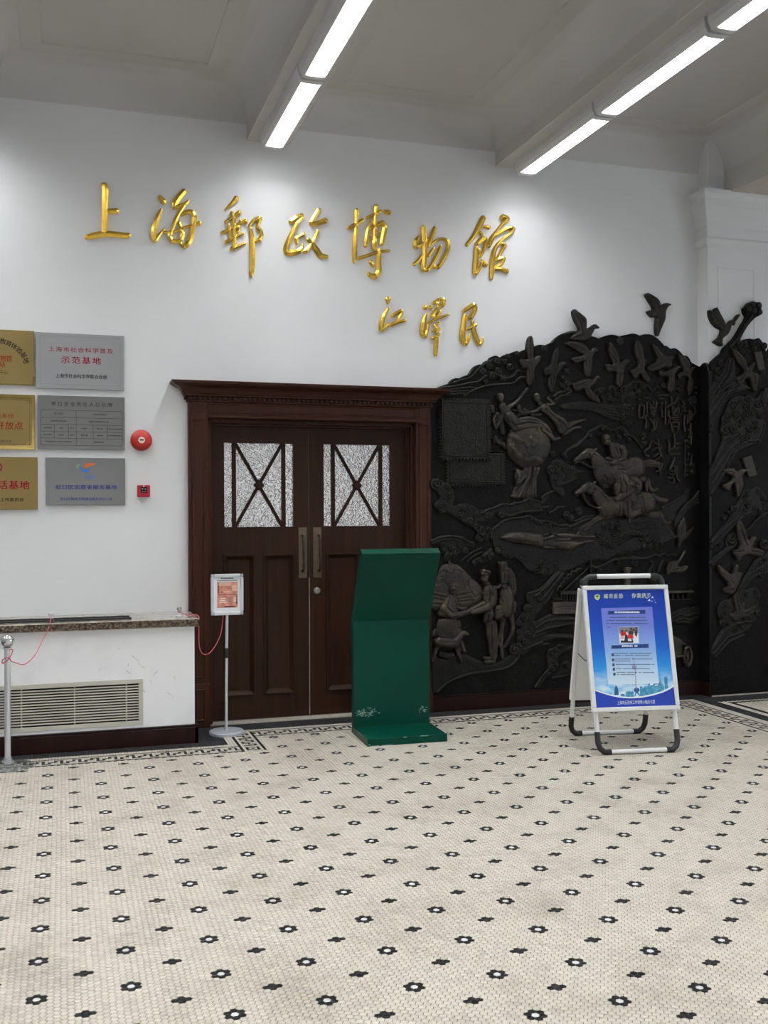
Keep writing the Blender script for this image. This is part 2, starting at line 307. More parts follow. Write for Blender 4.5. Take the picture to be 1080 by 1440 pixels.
# ---- relief: signed-distance drawing on a grid, cut along its outline, with domed or chiselled height
def seg_dist(P, a, b):
    ab = b-a; L = (ab*ab).sum() or 1e-12
    t = np.clip(((P-a) @ ab)/L, 0, 1); d = np.sqrt(((P-a-t[:, None]*ab)**2).sum(1)); return d, t
def poly_dist(P, poly):
    d = np.full(len(P), 1e9); ins = np.zeros(len(P), bool); n = len(poly)
    for i in range(n):
        a, b = poly[i], poly[(i+1) % n]
        d = np.minimum(d, seg_dist(P, a, b)[0])
        if a[1] != b[1]:
            c = ((a[1] > P[:, 1]) != (b[1] > P[:, 1])) & (P[:, 0] < (b[0]-a[0])*(P[:, 1]-a[1])/(b[1]-a[1])+a[0]); ins ^= c
    return np.where(ins, d, -d)
def field_mesh(name, prims, place, res, m, parent, h_back=-0.006, smooth=True, seed=0):
    """prims: ('s', pts, radii, h0, h, profile) | ('p', poly, width, h0, h) | ('g', pts, r, depth) | ('r', pts, radii, h); place(U, V, H) -> xyz"""
    allp = np.concatenate([np.asarray(p[1]) for p in prims if p[0] in 'sp']); mr = max([max(p[2]) for p in prims if p[0] == 's'] or [0])
    lo = allp.min(0)-mr-2*res; hi = allp.max(0)+mr+2*res
    us = np.arange(lo[0], hi[0]+res, res); vs = np.arange(lo[1], hi[1]+res, res); nu, nv = len(us), len(vs)
    D = np.full((nv, nu), -9.0); H = np.full((nv, nu), -9.0)
    for p in sorted(prims, key=lambda p: p[0] in 'gr'):
        pts = np.asarray(p[1], float)
        rr = max(p[2]) if p[0] in 'sr' else (p[2] if p[0] == 'g' else 0)
        a0 = pts.min(0)-rr-2*res; a1 = pts.max(0)+rr+2*res
        i0, i1 = np.searchsorted(us, [a0[0], a1[0]]); j0, j1 = np.searchsorted(vs, [a0[1], a1[1]])
        if i1 <= i0 or j1 <= j0: continue
        U, V = np.meshgrid(us[i0:i1], vs[j0:j1]); P = np.stack([U.ravel(), V.ravel()], 1)
        sl = (slice(j0, j1), slice(i0, i1)); sh = U.shape
        if p[0] == 'p':
            d = poly_dist(P, pts); q = np.clip(d/p[2], 0, 1); h = p[3]+p[4]*np.sqrt(1-(1-q)**2)
        elif p[0] in 'sr':
            d = np.full(len(P), -9.0); h = np.full(len(P), -9.0); rad = p[2] if len(p[2]) > 1 else p[2]*len(pts)
            if len(pts) == 1: pts = np.repeat(pts, 2, 0); rad = list(rad)*2
            for k in range(len(pts)-1):
                dk, t = seg_dist(P, pts[k], pts[k+1]); r = rad[k]+(rad[k+1]-rad[k])*t; dd = r-dk
                if p[0] == 's':
                    q = np.clip(dd/np.maximum(r, 1e-6), 0, 1)
                    hk = p[3]+(p[4]*dd if p[5] == 'bevel' else p[4]*np.sqrt(1-(1-q)**2)*np.clip(r/max(rad), 0.35, 1))
                else: hk = p[3]*np.sqrt(1-(1-np.clip(dd/np.maximum(r, 1e-6), 0, 1))**2)
                h = np.where(dd > -1.6*res, np.maximum(h, hk), h); d = np.maximum(d, dd)
        elif p[0] == 'g':
            d = np.full(len(P), 9.0)
            for k in range(len(pts)-1): d = np.minimum(d, seg_dist(P, pts[k], pts[k+1])[0])
            H[sl] -= (p[3]*np.clip(1-(d/p[2])**2, 0, 1)).reshape(sh); continue
        if p[0] == 'r':
            H[sl] += np.maximum(h, 0).reshape(sh); continue
        h = np.where(d > -1.6*res, h, -9.0)
        D[sl] = np.maximum(D[sl], d.reshape(sh)); H[sl] = np.maximum(H[sl], h.reshape(sh))
    H = np.where(H < -1, 0.0, H)
    U, V = np.meshgrid(us, vs); Dv = D.ravel(); N = nu*nv
    idx = np.arange(N).reshape(nv, nu); a, b, c, d4 = idx[:-1, :-1].ravel(), idx[:-1, 1:].ravel(), idx[1:, 1:].ravel(), idx[1:, :-1].ravel()
    T = np.concatenate([np.stack([a, b, c], 1), np.stack([a, c, d4], 1)]); ins = Dv[T] > 0; cnt = ins.sum(1)
    full = T[cnt == 3]
    t1 = T[cnt == 1]; k1 = ins[cnt == 1].argmax(1); rows = np.arange(len(t1))
    A1, B1, C1 = t1[rows, k1], t1[rows, (k1+1) % 3], t1[rows, (k1+2) % 3]
    t2 = T[cnt == 2]; k2 = (~ins[cnt == 2]).argmax(1); rows = np.arange(len(t2))
    O2, P2, Q2 = t2[rows, k2], t2[rows, (k2+1) % 3], t2[rows, (k2+2) % 3]
    E = np.concatenate([np.stack([A1, B1], 1), np.stack([A1, C1], 1), np.stack([P2, O2], 1), np.stack([Q2, O2], 1)])
    key = np.minimum(E[:, 0], E[:, 1])*N+np.maximum(E[:, 0], E[:, 1])
    uq, first, inv = np.unique(key, return_index=True, return_inverse=True)
    e0, e1 = E[first, 0], E[first, 1]; t = Dv[e0]/np.maximum(Dv[e0]-np.maximum(Dv[e1], -2*res), 1e-9); t = np.clip(t, 0.02, 0.98)
    Uf, Vf, Hf = U.ravel(), V.ravel(), H.ravel()
    # where the outer vertex has no height of its own the edge keeps the inner one
    He1 = np.where(Dv[e1] > -8, Hf[e1], Hf[e0])
    nu_, nv_, nh_ = Uf[e0]+(Uf[e1]-Uf[e0])*t, Vf[e0]+(Vf[e1]-Vf[e0])*t, Hf[e0]+(np.minimum(He1, Hf[e0])-Hf[e0])*t
    n1, n2 = len(t1), len(t2); iv = inv.ravel()+N
    ab, ac, po, qo = iv[:n1], iv[n1:2*n1], iv[2*n1:2*n1+n2], iv[2*n1+n2:]
    tris = np.concatenate([full, np.stack([A1, ab, ac], 1), np.stack([P2, Q2, qo], 1), np.stack([P2, qo, po], 1)])
    segs = np.concatenate([np.stack([ac, ab], 1), np.stack([po, qo], 1)])   # outline, inside on one side
    allU = np.concatenate([Uf, nu_]); allV = np.concatenate([Vf, nv_]); allH = np.concatenate([Hf, nh_])
    used, ri = np.unique(tris.ravel(), return_inverse=True); tris = ri.reshape(-1, 3)
    mp = np.full(len(allU), -1); mp[used] = np.arange(len(used)); segs = mp[segs]
    X = place(allU[used], allV[used], allH[used])
    su, si = np.unique(segs.ravel(), return_inverse=True); si = si.reshape(-1, 2); ns = len(su); base = len(used)
    top = X[su]; bot = place(allU[used][su], allV[used][su], np.full(ns, h_back))
    verts = np.concatenate([X, top, bot]); quads = np.stack([base+si[:, 0], base+si[:, 1], base+ns+si[:, 1], base+ns+si[:, 0]], 1)
    # turn the faces outwards
    v0, v1, v2 = verts[tris[:, 0]], verts[tris[:, 1]], verts[tris[:, 2]]
    outw = place(np.zeros(1), np.zeros(1), np.ones(1))[0]-place(np.zeros(1), np.zeros(1), np.zeros(1))[0]
    if (np.cross(v1-v0, v2-v0) @ outw).sum() < 0: tris = tris[:, ::-1]
    else: quads = quads[:, ::-1]
    me = np_mesh(name, verts, quads=quads, tris=tris)
    sm = np.zeros(len(me.polygons), bool); sm[len(quads):] = smooth; me.polygons.foreach_set('use_smooth', sm)
    return link(name, me, m, parent)

# ================================================================== the setting
WALL = 7.80
def struct(mb, name, m, **k):
    o = mb.build(name, m, **k)
    if k.get('parent') is None: o['kind'] = 'structure'
    return o
DX0, DX1, DZ = 1.06, 2.72, 2.33                    # door opening in the wall
mb = MB(); mb.box(-6, DX0, WALL, WALL+0.25, 0, 5); mb.box(DX1, 10.5, WALL, WALL+0.25, 0, 5); mb.box(DX0, DX1, WALL, WALL+0.25, DZ, 5)
struct(mb, 'wall_back', 'wall')
struct(MB().box(-6.2, -6, -5.2, 8.05, 0, 5), 'wall_left', 'wall')
mb = MB(); ys = [-5.2, -2.5, -0.5, 1.6, 3.6, 8.05]
for i in (0, 2, 4): mb.box(10.5, 10.7, ys[i], ys[i+1], 0, 5)
for i in (1, 3): mb.box(10.5, 10.7, ys[i], ys[i+1], 0, 0.3); mb.box(10.5, 10.7, ys[i], ys[i+1], 3.6, 5)
struct(mb, 'wall_right', 'wall')
for n, i in enumerate((1, 3)):  # unseen side windows, added with glowing panes to lighten the pilaster end
    y0, y1 = ys[i], ys[i+1]; m = MB()
    for q in ((y0, y1, 0.3, 0.38), (y0, y1, 3.52, 3.6), (y0, y0+0.08, 0.38, 3.52), (y1-0.08, y1, 0.38, 3.52), ((y0+y1)/2-0.04, (y0+y1)/2+0.04, 0.38, 3.52)): m.box(10.54, 10.66, *q)
    o = struct(m, 'window_%d' % (n+5), 'whitemetal')
    MB().box(10.62, 10.63, y0+0.07, y1-0.07, 0.37, 3.53).build('pane', 'side_fill', o)
mb = MB(); xs = [-6, -5.2, -2.6, -1.2, 1.4, 2.8, 5.4, 6.6, 9.2, 10.5]
for i in range(0, 9, 2): mb.box(xs[i], xs[i+1], -5.2, -5.0, 0, 5)
for i in range(1, 9, 2): mb.box(xs[i], xs[i+1], -5.2, -5.0, 0, 0.3); mb.box(xs[i], xs[i+1], -5.2, -5.0, 3.1, 5)
struct(mb, 'wall_front', 'wall')
for n, i in enumerate(range(1, 9, 2)):
    o = struct(MB().frame(xs[i], xs[i+1], 0.3, 3.1, -5.16, -5.04, 0.08).box(xs[i]+1.26, xs[i]+1.34, -5.15, -5.05, 0.3, 3.1).box(xs[i], xs[i+1], -5.15, -5.05, 2.2, 2.28), 'window_%d' % (n+1), 'whitemetal')
    MB().box(xs[i]+0.07, xs[i+1]-0.07, -5.13, -5.12, 0.37, 3.03).build('pane', 'daylight', o)

# --- ceiling: beams across the hall, coved coffers between them
CEIL = 4.885
ceil = struct(MB().box(-6.2, 10.7, -5.2, 8.05, 5.0, 5.15), 'ceiling', 'ceiling')
BEAMS = [(-5.0, -4.67), (-2.92, -2.58), (-0.80, -0.46), (1.372, 1.706), (3.445, 3.80), (5.57, 6.02), (7.75, 8.1)]
BZ = 4.475
for k, (x0, x1) in enumerate(BEAMS):
    z = 4.40 if k == 5 else BZ
    bo = MB().box(x0, x1, -5.0, WALL+0.01, z, 5.05).build('beam', 'beam', ceil, bevel=0.006)
    if k == 5: MB().box(x0+0.004, x1-0.004, -5.0, WALL, z-0.003, z+0.01).build('soffit', 'soffit', bo)
edges = [(-6.0, -5.0)]+[(BEAMS[i][1], BEAMS[i+1][0]) for i in range(len(BEAMS)-1)]+[(8.1, 10.5)]
for x0, x1 in edges:
    y0, y1 = -5.0, WALL; vs = []
    prof = [(0, 4.60)]+[(0.205*(1-math.cos(a)), 4.60+0.272*math.sin(a)) for a in np.linspace(0.15, math.pi/2, 9)]+[(0.206, 4.869), (0.335, 4.869), (0.340, 4.872), (0.344, 4.884)]
    for part, m, pf_ in (('cove', 'cove', prof[:10]), ('coffer', 'ceiling', prof[9:])):
        vs = []
        for e, z in pf_: vs += [(x0+e, y0+e, z), (x1-e, y0+e, z), (x1-e, y1-e, z), (x0+e, y1-e, z)]
        fs = [(4*i+k, 4*i+(k+1) % 4, 4*i+4+(k+1) % 4, 4*i+4+k) for i in range(len(pf_)-1) for k in range(4)]
        if part == 'coffer': n = 4*(len(pf_)-1); fs.append((n, n+1, n+2, n+3))
        MB().add(vs, fs).build(part, m, ceil, smooth=True)

# --- pilaster with moulded capital on the right
PX0, PX1, PY = 5.390, 5.992, 7.655
pil = thing('trim_1', None, None, (5.67, 7.7, 0), kind='structure')
MB().box(PX0, PX1, PY, WALL+0.02, 0, 4.02).build('shaft', 'wall', pil, bevel=0.004)
MB().box(PX0+0.012, PX1-0.03, PY+0.012, WALL+0.02, 4.33, 5.02).build('upper_block', 'wall', pil, bevel=0.004)
def zc(v): return on_y(993, v, PY-0.03)[2]
cap = [(0, zc(345)), (0.024, zc(342)), (0.030, zc(334)), (0.006, zc(330.5)), (0.006, zc(318)), (0.020, zc(316)), (0.024, zc(308.5)), (0.032, zc(305)), (0.040, zc(298)), (0.054, zc(289)), (0.060, zc(288.5)), (0.060, zc(279.5)), (0.072, zc(277)), (0.084, zc(273)), (0.084, zc(267)), (0.0, zc(266.5))]
vs = []
for e, z in cap: vs += [(PX0-e, WALL+0.01, z), (PX0-e, PY-e, z), (PX1+e, PY-e, z), (PX1+e, WALL+0.01, z)]
fs = [(4*i+k, 4*i+k+1, 4*i+4+k+1, 4*i+4+k) for i in range(len(cap)-1) for k in range(3)]; n = 4*(len(cap)-1); fs.append((n, n+1, n+2, n+3))
MB().add(vs, fs).build('capital', 'wall', pil)
MB().molding(PX0+0.105, PX1-0.115, 2.4, 3.757, [(0, PY+0.002), (0.0, PY-0.006), (0.008, PY-0.006), (0.014, PY-0.001)]).build('panel_molding', 'wall', pil)

# --- baseboards
def baseboard(name, x0, x1, yf, yb, h=0.130):
    o = struct(MB().prism([(yf, 0), (yf, h-0.022), (yf+0.005, h-0.012), (yf-0.004, h-0.008), (yf-0.004, h), (yb, h), (yb, 0)], 'x', x0, x1), name, 'wood_base', bevel=0.0015); return o
baseboard('baseboard_back', 2.86, PX0, 7.735, WALL)
struct(MB().prism([(PX0, 0), (PX0-0.022, 0), (PX0-0.022, 0.115), (PX0-0.014, 0.13), (PX0, 0.13)], 'y', 7.61, 7.735), 'baseboard_right', 'wood_base')

# --- vestibule behind the door
mb = MB(); mb.box(0.3, 0.4, 8.05, 11, 0, 3.2).box(3.5, 3.6, 8.05, 11, 0, 3.2).box(0.3, 3.6, 11, 11.1, 0, 3.2).box(0.3, 3.6, 8.05, 11.1, 3.1, 3.2)
struct(mb, 'wall_vestibule', 'vestibule')
mb = MB(); mb.box(0.9, 1.5, 10.9, 10.95, 1.0, 2.4).box(1.9, 2.5, 10.9, 10.95, 1.0, 2.4).box(2.8, 3.3, 10.9, 10.95, 0.9, 2.4)
for x in (0.7, 1.7, 2.7): mb.box(x, x+0.5, 9.0, 10.6, 3.04, 3.06)
struct(mb, 'window_9', 'lobby_light')

# ================================================================== mosaic floor
fl_o = struct(MB().box(-6.2, 10.7, -5.2, 11.1, -0.12, -0.0016), 'floor', 'grout')
A = 25.4e-3/math.sqrt(3); SX, SY = 1.5*A, math.sqrt(3)*A; FX, FY = -0.08521, 3.60857
def in_view(x, y, margin):
    q = (np.stack([x, y, np.full_like(x, -CAM_H)], 1)) @ CAM_R.T
    z = np.maximum(q[:, 2], 0.1); u = q[:, 0]/z; v = q[:, 1]/z
    return (q[:, 2] > 0.5) & (np.abs(u)*z < 540/F_PX*z+margin) & (v < 720/F_PX+margin*0.12), z
ii, jj = np.meshgrid(np.arange(-75, 320), np.arange(-75, 180), indexing='ij'); ii = ii.ravel(); jj = jj.ravel()
tx = FX+ii*SX; ty = FY+(jj+0.5*(ii % 2))*SY
ok, depth = in_view(tx, ty, 0.75)
BX0 = 1.104       # where the border jogs out round the radiator enclosure
YB_R, YB_L = 7.335, 6.895        # inner edge of the key border
XB_R = 4.92
left = tx < 1.335
key = (((ty > YB_R) & (ty < 7.505) & (tx > 1.165) & (tx < 5.085)) | ((ty > YB_L) & (ty < YB_L+0.171) & (tx < 1.335)) |
       ((tx > 1.165) & (tx < 1.335) & (ty > YB_L) & (ty < 7.505)) | ((tx > XB_R) & (tx < 5.085) & (ty < 7.505)))
cream_band = (((ty >= 7.505) & (ty < 7.565) & (tx > BX0) & (tx < 5.165)) | ((tx >= 5.085) & (tx < 5.165) & (ty < 7.565)) |
              ((tx > BX0) & (tx <= 1.165) & (ty > YB_L+0.171) & (ty < 7.565)) | ((tx <= BX0) & (ty >= YB_L+0.171) & (ty < YB_L+0.225)))
field = ((tx > 1.335) & (tx < XB_R) & (ty < YB_R)) | ((tx <= 1.335) & (ty < YB_L))
field2 = (tx > 5.30) & (ty < 7.39)
line2 = field2 & (((tx > 5.365) & (tx < 5.395) & (ty < 7.345)) | ((ty > 7.315) & (ty < 7.345) & (tx > 5.365)))
wallside = (ty > 7.785) | ((tx < 0.90) & (ty > 7.25)) | ((tx > PX0) & (ty > 7.60)) | ((ty > 7.73) & (tx > 2.72)) | ((tx < 1.0) & (ty > 7.70))
im, jm = ii % 14, jj % 12
ring = ((im == 0) & ((jm == 1) | (jm == 11))) | (((im == 1) | (im == 13)) & ((jm == 0) | (jm == 11)))
dia = ((im == 7) & ((jm == 6) | (jm == 5))) | (((im == 6) | (im == 8)) & (jm == 6))
black = field & (ring | dia); white = field & (im == 0) & (jm == 0)
keep = ok & ~key & ~wallside & ~cream_band
kind = np.where(black | line2, 1, np.where(white, 2, np.where(field | field2 | cream_band, 0, 3)))
HEX = np.array([(math.cos(k*math.pi/3), math.sin(k*math.pi/3)) for k in range(6)])
RT, RB = A*0.875, A*0.93
def hex_verts(cx, cy, rt, rb, h):
    n = len(cx); c = np.stack([cx, cy], 1)[:, None, :]
    t = np.concatenate([c+HEX*rt, np.broadcast_to(h.reshape(-1, 1, 1), (n, 6, 1))], 2); b = np.concatenate([c+HEX*rb, np.full((n, 6, 1), -0.0016)], 2)
    return np.concatenate([t, b], 1)
def hex_mesh(name, cx, cy, h):
    n = len(cx); V = hex_verts(cx, cy, RT, RB, h).reshape(-1, 3); o = (np.arange(n)*12)[:, None]
    top = o+np.arange(6)[None]; q = np.concatenate([o+np.array([k+6, (k+1) % 6+6, (k+1) % 6, k])[None] for k in range(6)])
    me = np_mesh(name, V, quads=q, ngons=top)
    at = me.attributes.new('tone', 'FLOAT', 'FACE'); tone = RNG.random(n)
    at.data.foreach_set('value', np.concatenate([tone, np.tile(tone, 6)]).astype(np.float32)); return me
# the 300 tiles that show largest are objects of their own
q = np.stack([tx, ty, np.full_like(tx, -CAM_H)], 1) @ CAM_R.T
pu, pv = 540+F_PX*q[:, 0]/np.maximum(q[:, 2], .1), 720+F_PX*q[:, 1]/np.maximum(q[:, 2], .1)
seen = keep & (pu > 4) & (pu < 1076) & (pv < 1437)
order = np.argsort(np.where(seen, q[:, 2], 1e9)); near = np.zeros(len(tx), bool); near[order[:300]] = True
hts = RNG.normal(0, 0.00018, len(tx))
for k, (m, nm) in enumerate([('tile_cream', 'cream_hexagon_tiles'), ('tile_black', 'black_hexagon_tiles'), ('tile_white', 'white_hexagon_tiles'), ('tile_grey', 'charcoal_hexagon_tiles')]):
    s = keep & (kind == k) & ~near
    tag(link(nm, hex_mesh(nm, tx[s], ty[s], hts[s]), m, fl_o), kind='stuff')
tile_me = {k: hex_mesh('mosaic_tile', np.zeros(1), np.zeros(1), np.zeros(1)) for k in (0, 1, 2, 3)}
for k, m in enumerate(('tile_cream', 'tile_black', 'tile_white', 'tile_grey')):
    tile_me[k].materials.append(MAT[m]); tile_me[k].attributes['tone'].data[0].value = 0.0
for i in np.nonzero(near)[0]:
    o = bpy.data.objects.new('mosaic_tile', tile_me[int(kind[i])]); C.objects.link(o); o.location = (tx[i], ty[i], hts[i]); o.parent = fl_o
# Greek key border of small square tiles
CELL = 0.019
PAT = ['BBBBBB', 'WWWWWW', 'BBBWWW', 'BWBWWW', 'BWBWBB', 'WWBWBW', 'WWBBBW', 'WWWWWW', 'BBBBBB']
sq = {'B': [], 'W': []}
def cells(x, y, c): sq[c].append((x, y))
for r in range(9):
    for k in range(int((5.085-1.335)/CELL)+1):           # along the door wall
        x = 1.335+(k+.5)*CELL; y = 7.505-(r+.5)*CELL
        if x < XB_R: cells(x, y, PAT[r][k % 6])
    for k in range(150):                                  # in front of the radiator enclosure
        x = 1.165-(k+.5)*CELL; y = YB_L+0.171-(r+.5)*CELL; cells(x, y, PAT[r][(3-k) % 6])
    for k in range(260):                                  # towards the viewer on the right
        x = XB_R+(r+.5)*CELL*0.165/0.171; y = 7.505-(k+.5)*CELL
        if y > 2.5: cells(x, y, PAT[8-r][k % 6])
    for k in range(32):                                   # the short return beside the enclosure
        x = 1.165+(r+.5)*CELL; y = YB_L+(k+.5)*CELL
        c = PAT[r][k % 6] if k > 7 else ('B' if (r in (0, 8) or (2 <= r <= 6 and 1 <= k <= 5 and not (3 <= r <= 5 and 2 <= k <= 4 and not (r == 4 and k == 3)))) else 'W')
        cells(x, y, c)
def strip(x0, x1, y0, y1):             # plain cream band of small square tiles
    nx, ny = max(1, round((x1-x0)/0.0195)), max(1, round((y1-y0)/0.0195))
    for i in range(nx):
        for j in range(ny): cells(x0+(i+.5)*(x1-x0)/nx, y0+(j+.5)*(y1-y0)/ny, 'W')
strip(BX0, 5.165, 7.505, 7.565); strip(BX0, 1.165, YB_L+0.171, 7.505); strip(-2.0, BX0, YB_L+0.171, YB_L+0.227); strip(5.085, 5.165, 2.6, 7.505)
for c, m, nm in (('B', 'tile_black', 'black_border_tiles'), ('W', 'tile_cream', 'cream_border_tiles')):
    P = np.array(sq[c]); okb, _ = in_view(P[:, 0], P[:, 1], 0.75); P = P[okb]; n = len(P); a, b = CELL*0.45, CELL*0.48
    K = np.array([(-1, -1), (1, -1), (1, 1), (-1, 1)])
    V = np.concatenate([np.concatenate([P[:, None]+K*a, np.full((n, 4, 1), 0.0004)], 2), np.concatenate([P[:, None]+K*b, np.full((n, 4, 1), -0.0016)], 2)], 1).reshape(-1, 3)
    o8 = (np.arange(n)*8)[:, None]
    Q = np.concatenate([o8+np.arange(4)[None]]+[o8+np.array([k+4, (k+1) % 4+4, (k+1) % 4, k])[None] for k in range(4)])
    me = np_mesh(nm, V, quads=Q); at = me.attributes.new('tone', 'FLOAT', 'FACE'); at.data.foreach_set('value', np.tile(RNG.random(n), 5).astype(np.float32))
    tag(link(nm, me, m, fl_o), kind='stuff')

# ================================================================== the double door
door = thing('door_1', None, None, (1.88, WALL, 0), kind='structure')
CF = 7.745                                   # front of the casing
XL, XR = 0.912, 2.852
mb = MB()
for x0, x1 in ((XL, DX0), (DX1, XR)):
    mb.box(x0, x1, CF, WALL+0.1, 0.0, 2.47)
    mb.box(x0-0.008, x1+0.006, CF-0.010, WALL, 0, 0.33)                      # plinth
    mb.box(x0+0.028, x1-0.028, CF-0.006, CF, 2.375, 2.455)                   # corner block
    mb.molding(x0+0.022, x1-0.022, 0.37, 2.33, [(0, CF), (0.004, CF-0.009), (0.014, CF-0.009), (0.020, CF+0.002), (0.026, CF)])
    mb.molding(x0+0.030, x1-0.030, 0.05, 0.29, [(0, CF-0.010), (0.004, CF-0.016), (0.010, CF-0.016), (0.014, CF-0.010)])
mb.box(DX0, DX1, CF, WALL+0.1, DZ, 2.47)
mb.prism([(CF, 2.333), (CF-0.018, 2.337), (CF-0.020, 2.350), (CF, 2.364)], 'x', DX0-0.01, DX1+0.01)  # bead under the frieze
mb.molding(DX0-0.005, DX1+0.005, 2.372, 2.452, [(0, CF), (0.004, CF-0.007), (0.012, CF-0.007), (0.018, CF+0.001)])
# jambs and stops
mb.box(DX0, DX0+0.028, WALL, 8.02, 0, DZ).box(DX1-0.028, DX1, WALL, 8.02, 0, DZ).box(DX0, DX1, WALL, 8.02, DZ-0.028, DZ)
mb.box(DX0+0.028, DX0+0.040, 7.84, 7.885, 0, DZ-0.03).box(DX1-0.040, DX1-0.028, 7.84, 7.885, 0, DZ-0.03).box(DX0, DX1, 7.84, 7.885, DZ-0.045, DZ-0.028)
frame = mb.build('door_frame', 'wood_frame', door, bevel=0.0025)
crown = [(0.0, 2.452), (0.012, 2.458), (0.012, 2.468), (0.006, 2.470), (0.006, 2.492), (0.034, 2.496), (0.036, 2.508), (0.044, 2.514), (0.050, 2.535), (0.066, 2.553), (0.094, 2.566), (0.112, 2.574), (0.116, 2.582), (0.130, 2.584), (0.132, 2.600), (0.0, 2.606)]
vs = []
for e, z in crown: vs += [(XL-e, WALL+0.01, z), (XL-e, CF-e, z), (XR+e, CF-e, z), (XR+e, WALL+0.01, z)]
fs = [(4*i+k, 4*i+k+1, 4*i+4+k+1, 4*i+4+k) for i in range(len(crown)-1) for k in range(3)]; n = 4*(len(crown)-1); fs.append((n, n+1, n+2, n+3))
MB().add(vs, fs).build('cornice', 'wood_frame', door)
den = MB().box(-0.010, 0.010, -0.022, 0, -0.011, 0.011).build('dentil', 'wood_frame', frame, bevel=0.001)
k = 0
for j in range(52):
    o = den if k == 0 else den.copy()
    if k: C.objects.link(o)
    o.location = (XL+0.006+j*(XR-XL-0.012)/51, CF-0.004, 2.481); k += 1
for sx, x in ((-1, XL), (1, XR)):
    for y in (7.765, 7.79):
        o = den.copy(); C.objects.link(o); o.rotation_euler = (0, 0, -sx*math.pi/2*-1); o.location = (x+sx*0.004, y, 2.481)
def leaf(x0, x1, g0, g1, panels, label):
    Y0, Y1 = 7.900, 7.945; zb, zt = 0.012, 2.290; gz0, gz1 = 1.506, 2.160; pz0, pz1 = 0.205, 1.282
    mb = MB()
    mb.box(x0, g0, Y0, Y1, zb, zt).box(g1, x1, Y0, Y1, zb, zt)
    mb.box(g0, g1, Y0, Y1, gz1, zt).box(g0, g1, Y0, Y1, pz1, gz0).box(g0, g1, Y0, Y1, zb, pz0)
    (a0, a1), (b0, b1) = panels
    if a0 > g0: mb.box(g0, a0, Y0, Y1, pz0, pz1)
    mb.box(a1, b0, Y0, Y1, pz0, pz1)
    if b1 < g1: mb.box(b1, g1, Y0, Y1, pz0, pz1)
    o = mb.build('door_leaf', 'wood', door); o['label'] = label
    m2 = MB()
    for p0, p1 in panels:
        pm = MB().box(p0, p1, Y0+0.024, Y0+0.034, pz0, pz1)
        pm.molding(p0-0.012, p1+0.012, pz0-0.012, pz1+0.012, [(0, Y0), (0.002, Y0-0.010), (0.012, Y0-0.011), (0.020, Y0-0.002), (0.034, Y0+0.016), (0.040, Y0+0.024)])
        pm.build('panel', 'wood', o)
    MB().box(g0-0.004, g1+0.004, 7.921, 7.926, gz0-0.004, gz1+0.004).build('pane', 'glass', o)
    w_ = g1-g0; m0, m1 = g0+0.142*w_, g1-0.142*w_; t = 0.016
    for x in (m0, m1): MB().box(x-t, x+t, 7.906, 7.938, gz0, gz1).build('mullion', 'wood', o, bevel=0.004)
    for s in (1, -1):
        a = Vector((m0+t*.6, 0, gz0 if s > 0 else gz1)); b = Vector((m1-t*.6, 0, gz1 if s > 0 else gz0)); d = (b-a).normalized(); nn = Vector((-d.z, 0, d.x))*0.0125
        pl = [a-nn, b-nn, b+nn, a+nn]
        MB().prism([(p.x, p.z) for p in pl], 'y', 7.908, 7.936).build('cross_bar', 'wood', o, bevel=0.004)
    cx, cz = (m0+m1)/2, (gz0+gz1)/2
    MB().prism([(cx-.045, cz), (cx, cz-.045), (cx+.045, cz), (cx, cz+.045)], 'y', 7.898, 7.935).build('boss', 'wood', o, bevel=0.006)
    return o
def X9(u, v): return on_y(u, v, 7.9)[0]
lf = leaf(1.092, 1.870, 1.203, 1.749, [(X9(317, 880), X9(357, 880)), (X9(373, 880), X9(412.5, 880))], 'left door leaf with two tall lower panels and a crossed glass light')
rf = leaf(1.876, 2.684, 1.995, 2.551, [(X9(461, 880), X9(505, 880)), (X9(519, 880), X9(563, 880))], 'right door leaf with crossed glass light behind the green stand')
for o, (u0, u1), s in ((lf, (420, 431.5), 1), (rf, (440.5, 452), -1)):
    x0, x1 = X9(u0, 777), X9(u1, 777); z1, z0 = on_y(436, 741.5, 7.9)[2], on_y(436, 812.5, 7.9)[2]
    MB().box(x0, x1, 7.896, 7.902, z0, z1).build('handle_plate', 'brass', o, bevel=0.001)
    xc = (x0+x1)/2-(0.004 if s > 0 else -0.010); za, zb = z0+0.055, z1-0.065
    pts = [(xc, 7.90, za), (xc, 7.872, za+0.003), (xc, 7.850, za+0.02), (xc, 7.846, za+0.05), (xc, 7.843, za+0.075), (xc, 7.843, (za+zb)/2), (xc, 7.843, zb-0.075), (xc, 7.846, zb-0.05), (xc, 7.850, zb-0.02), (xc, 7.872, zb-0.003), (xc, 7.90, zb)]
    MB().tube(pts, [0.011, 0.010, 0.008, 0.011, 0.007, 0.012, 0.007, 0.011, 0.008, 0.010, 0.011], 10).build('pull_handle', 'brass_dark', o, smooth=True)
MB().box(1.8725, 1.8765, 7.8995, 7.91, 0.02, 1.10).build('gap_light_strip', 'pale_stone', rf)  # pale strip standing in for the line of light between the leaves
kx, _, kz = on_y(446.5, 831, 7.88)
MB().lathe([(0.028, 0.0), (0.028, -0.006), (0.022, -0.012), (0.019, -0.018), (0.006, -0.020)], (kx, 7.90, kz), 20, 'y').build('door_lock', 'nickel', rf, smooth=True)
MB().box(DX0-0.01, DX1+0.01, 7.79, 7.905, -0.001, 0.006).build('threshold', 'pale_stone', door)

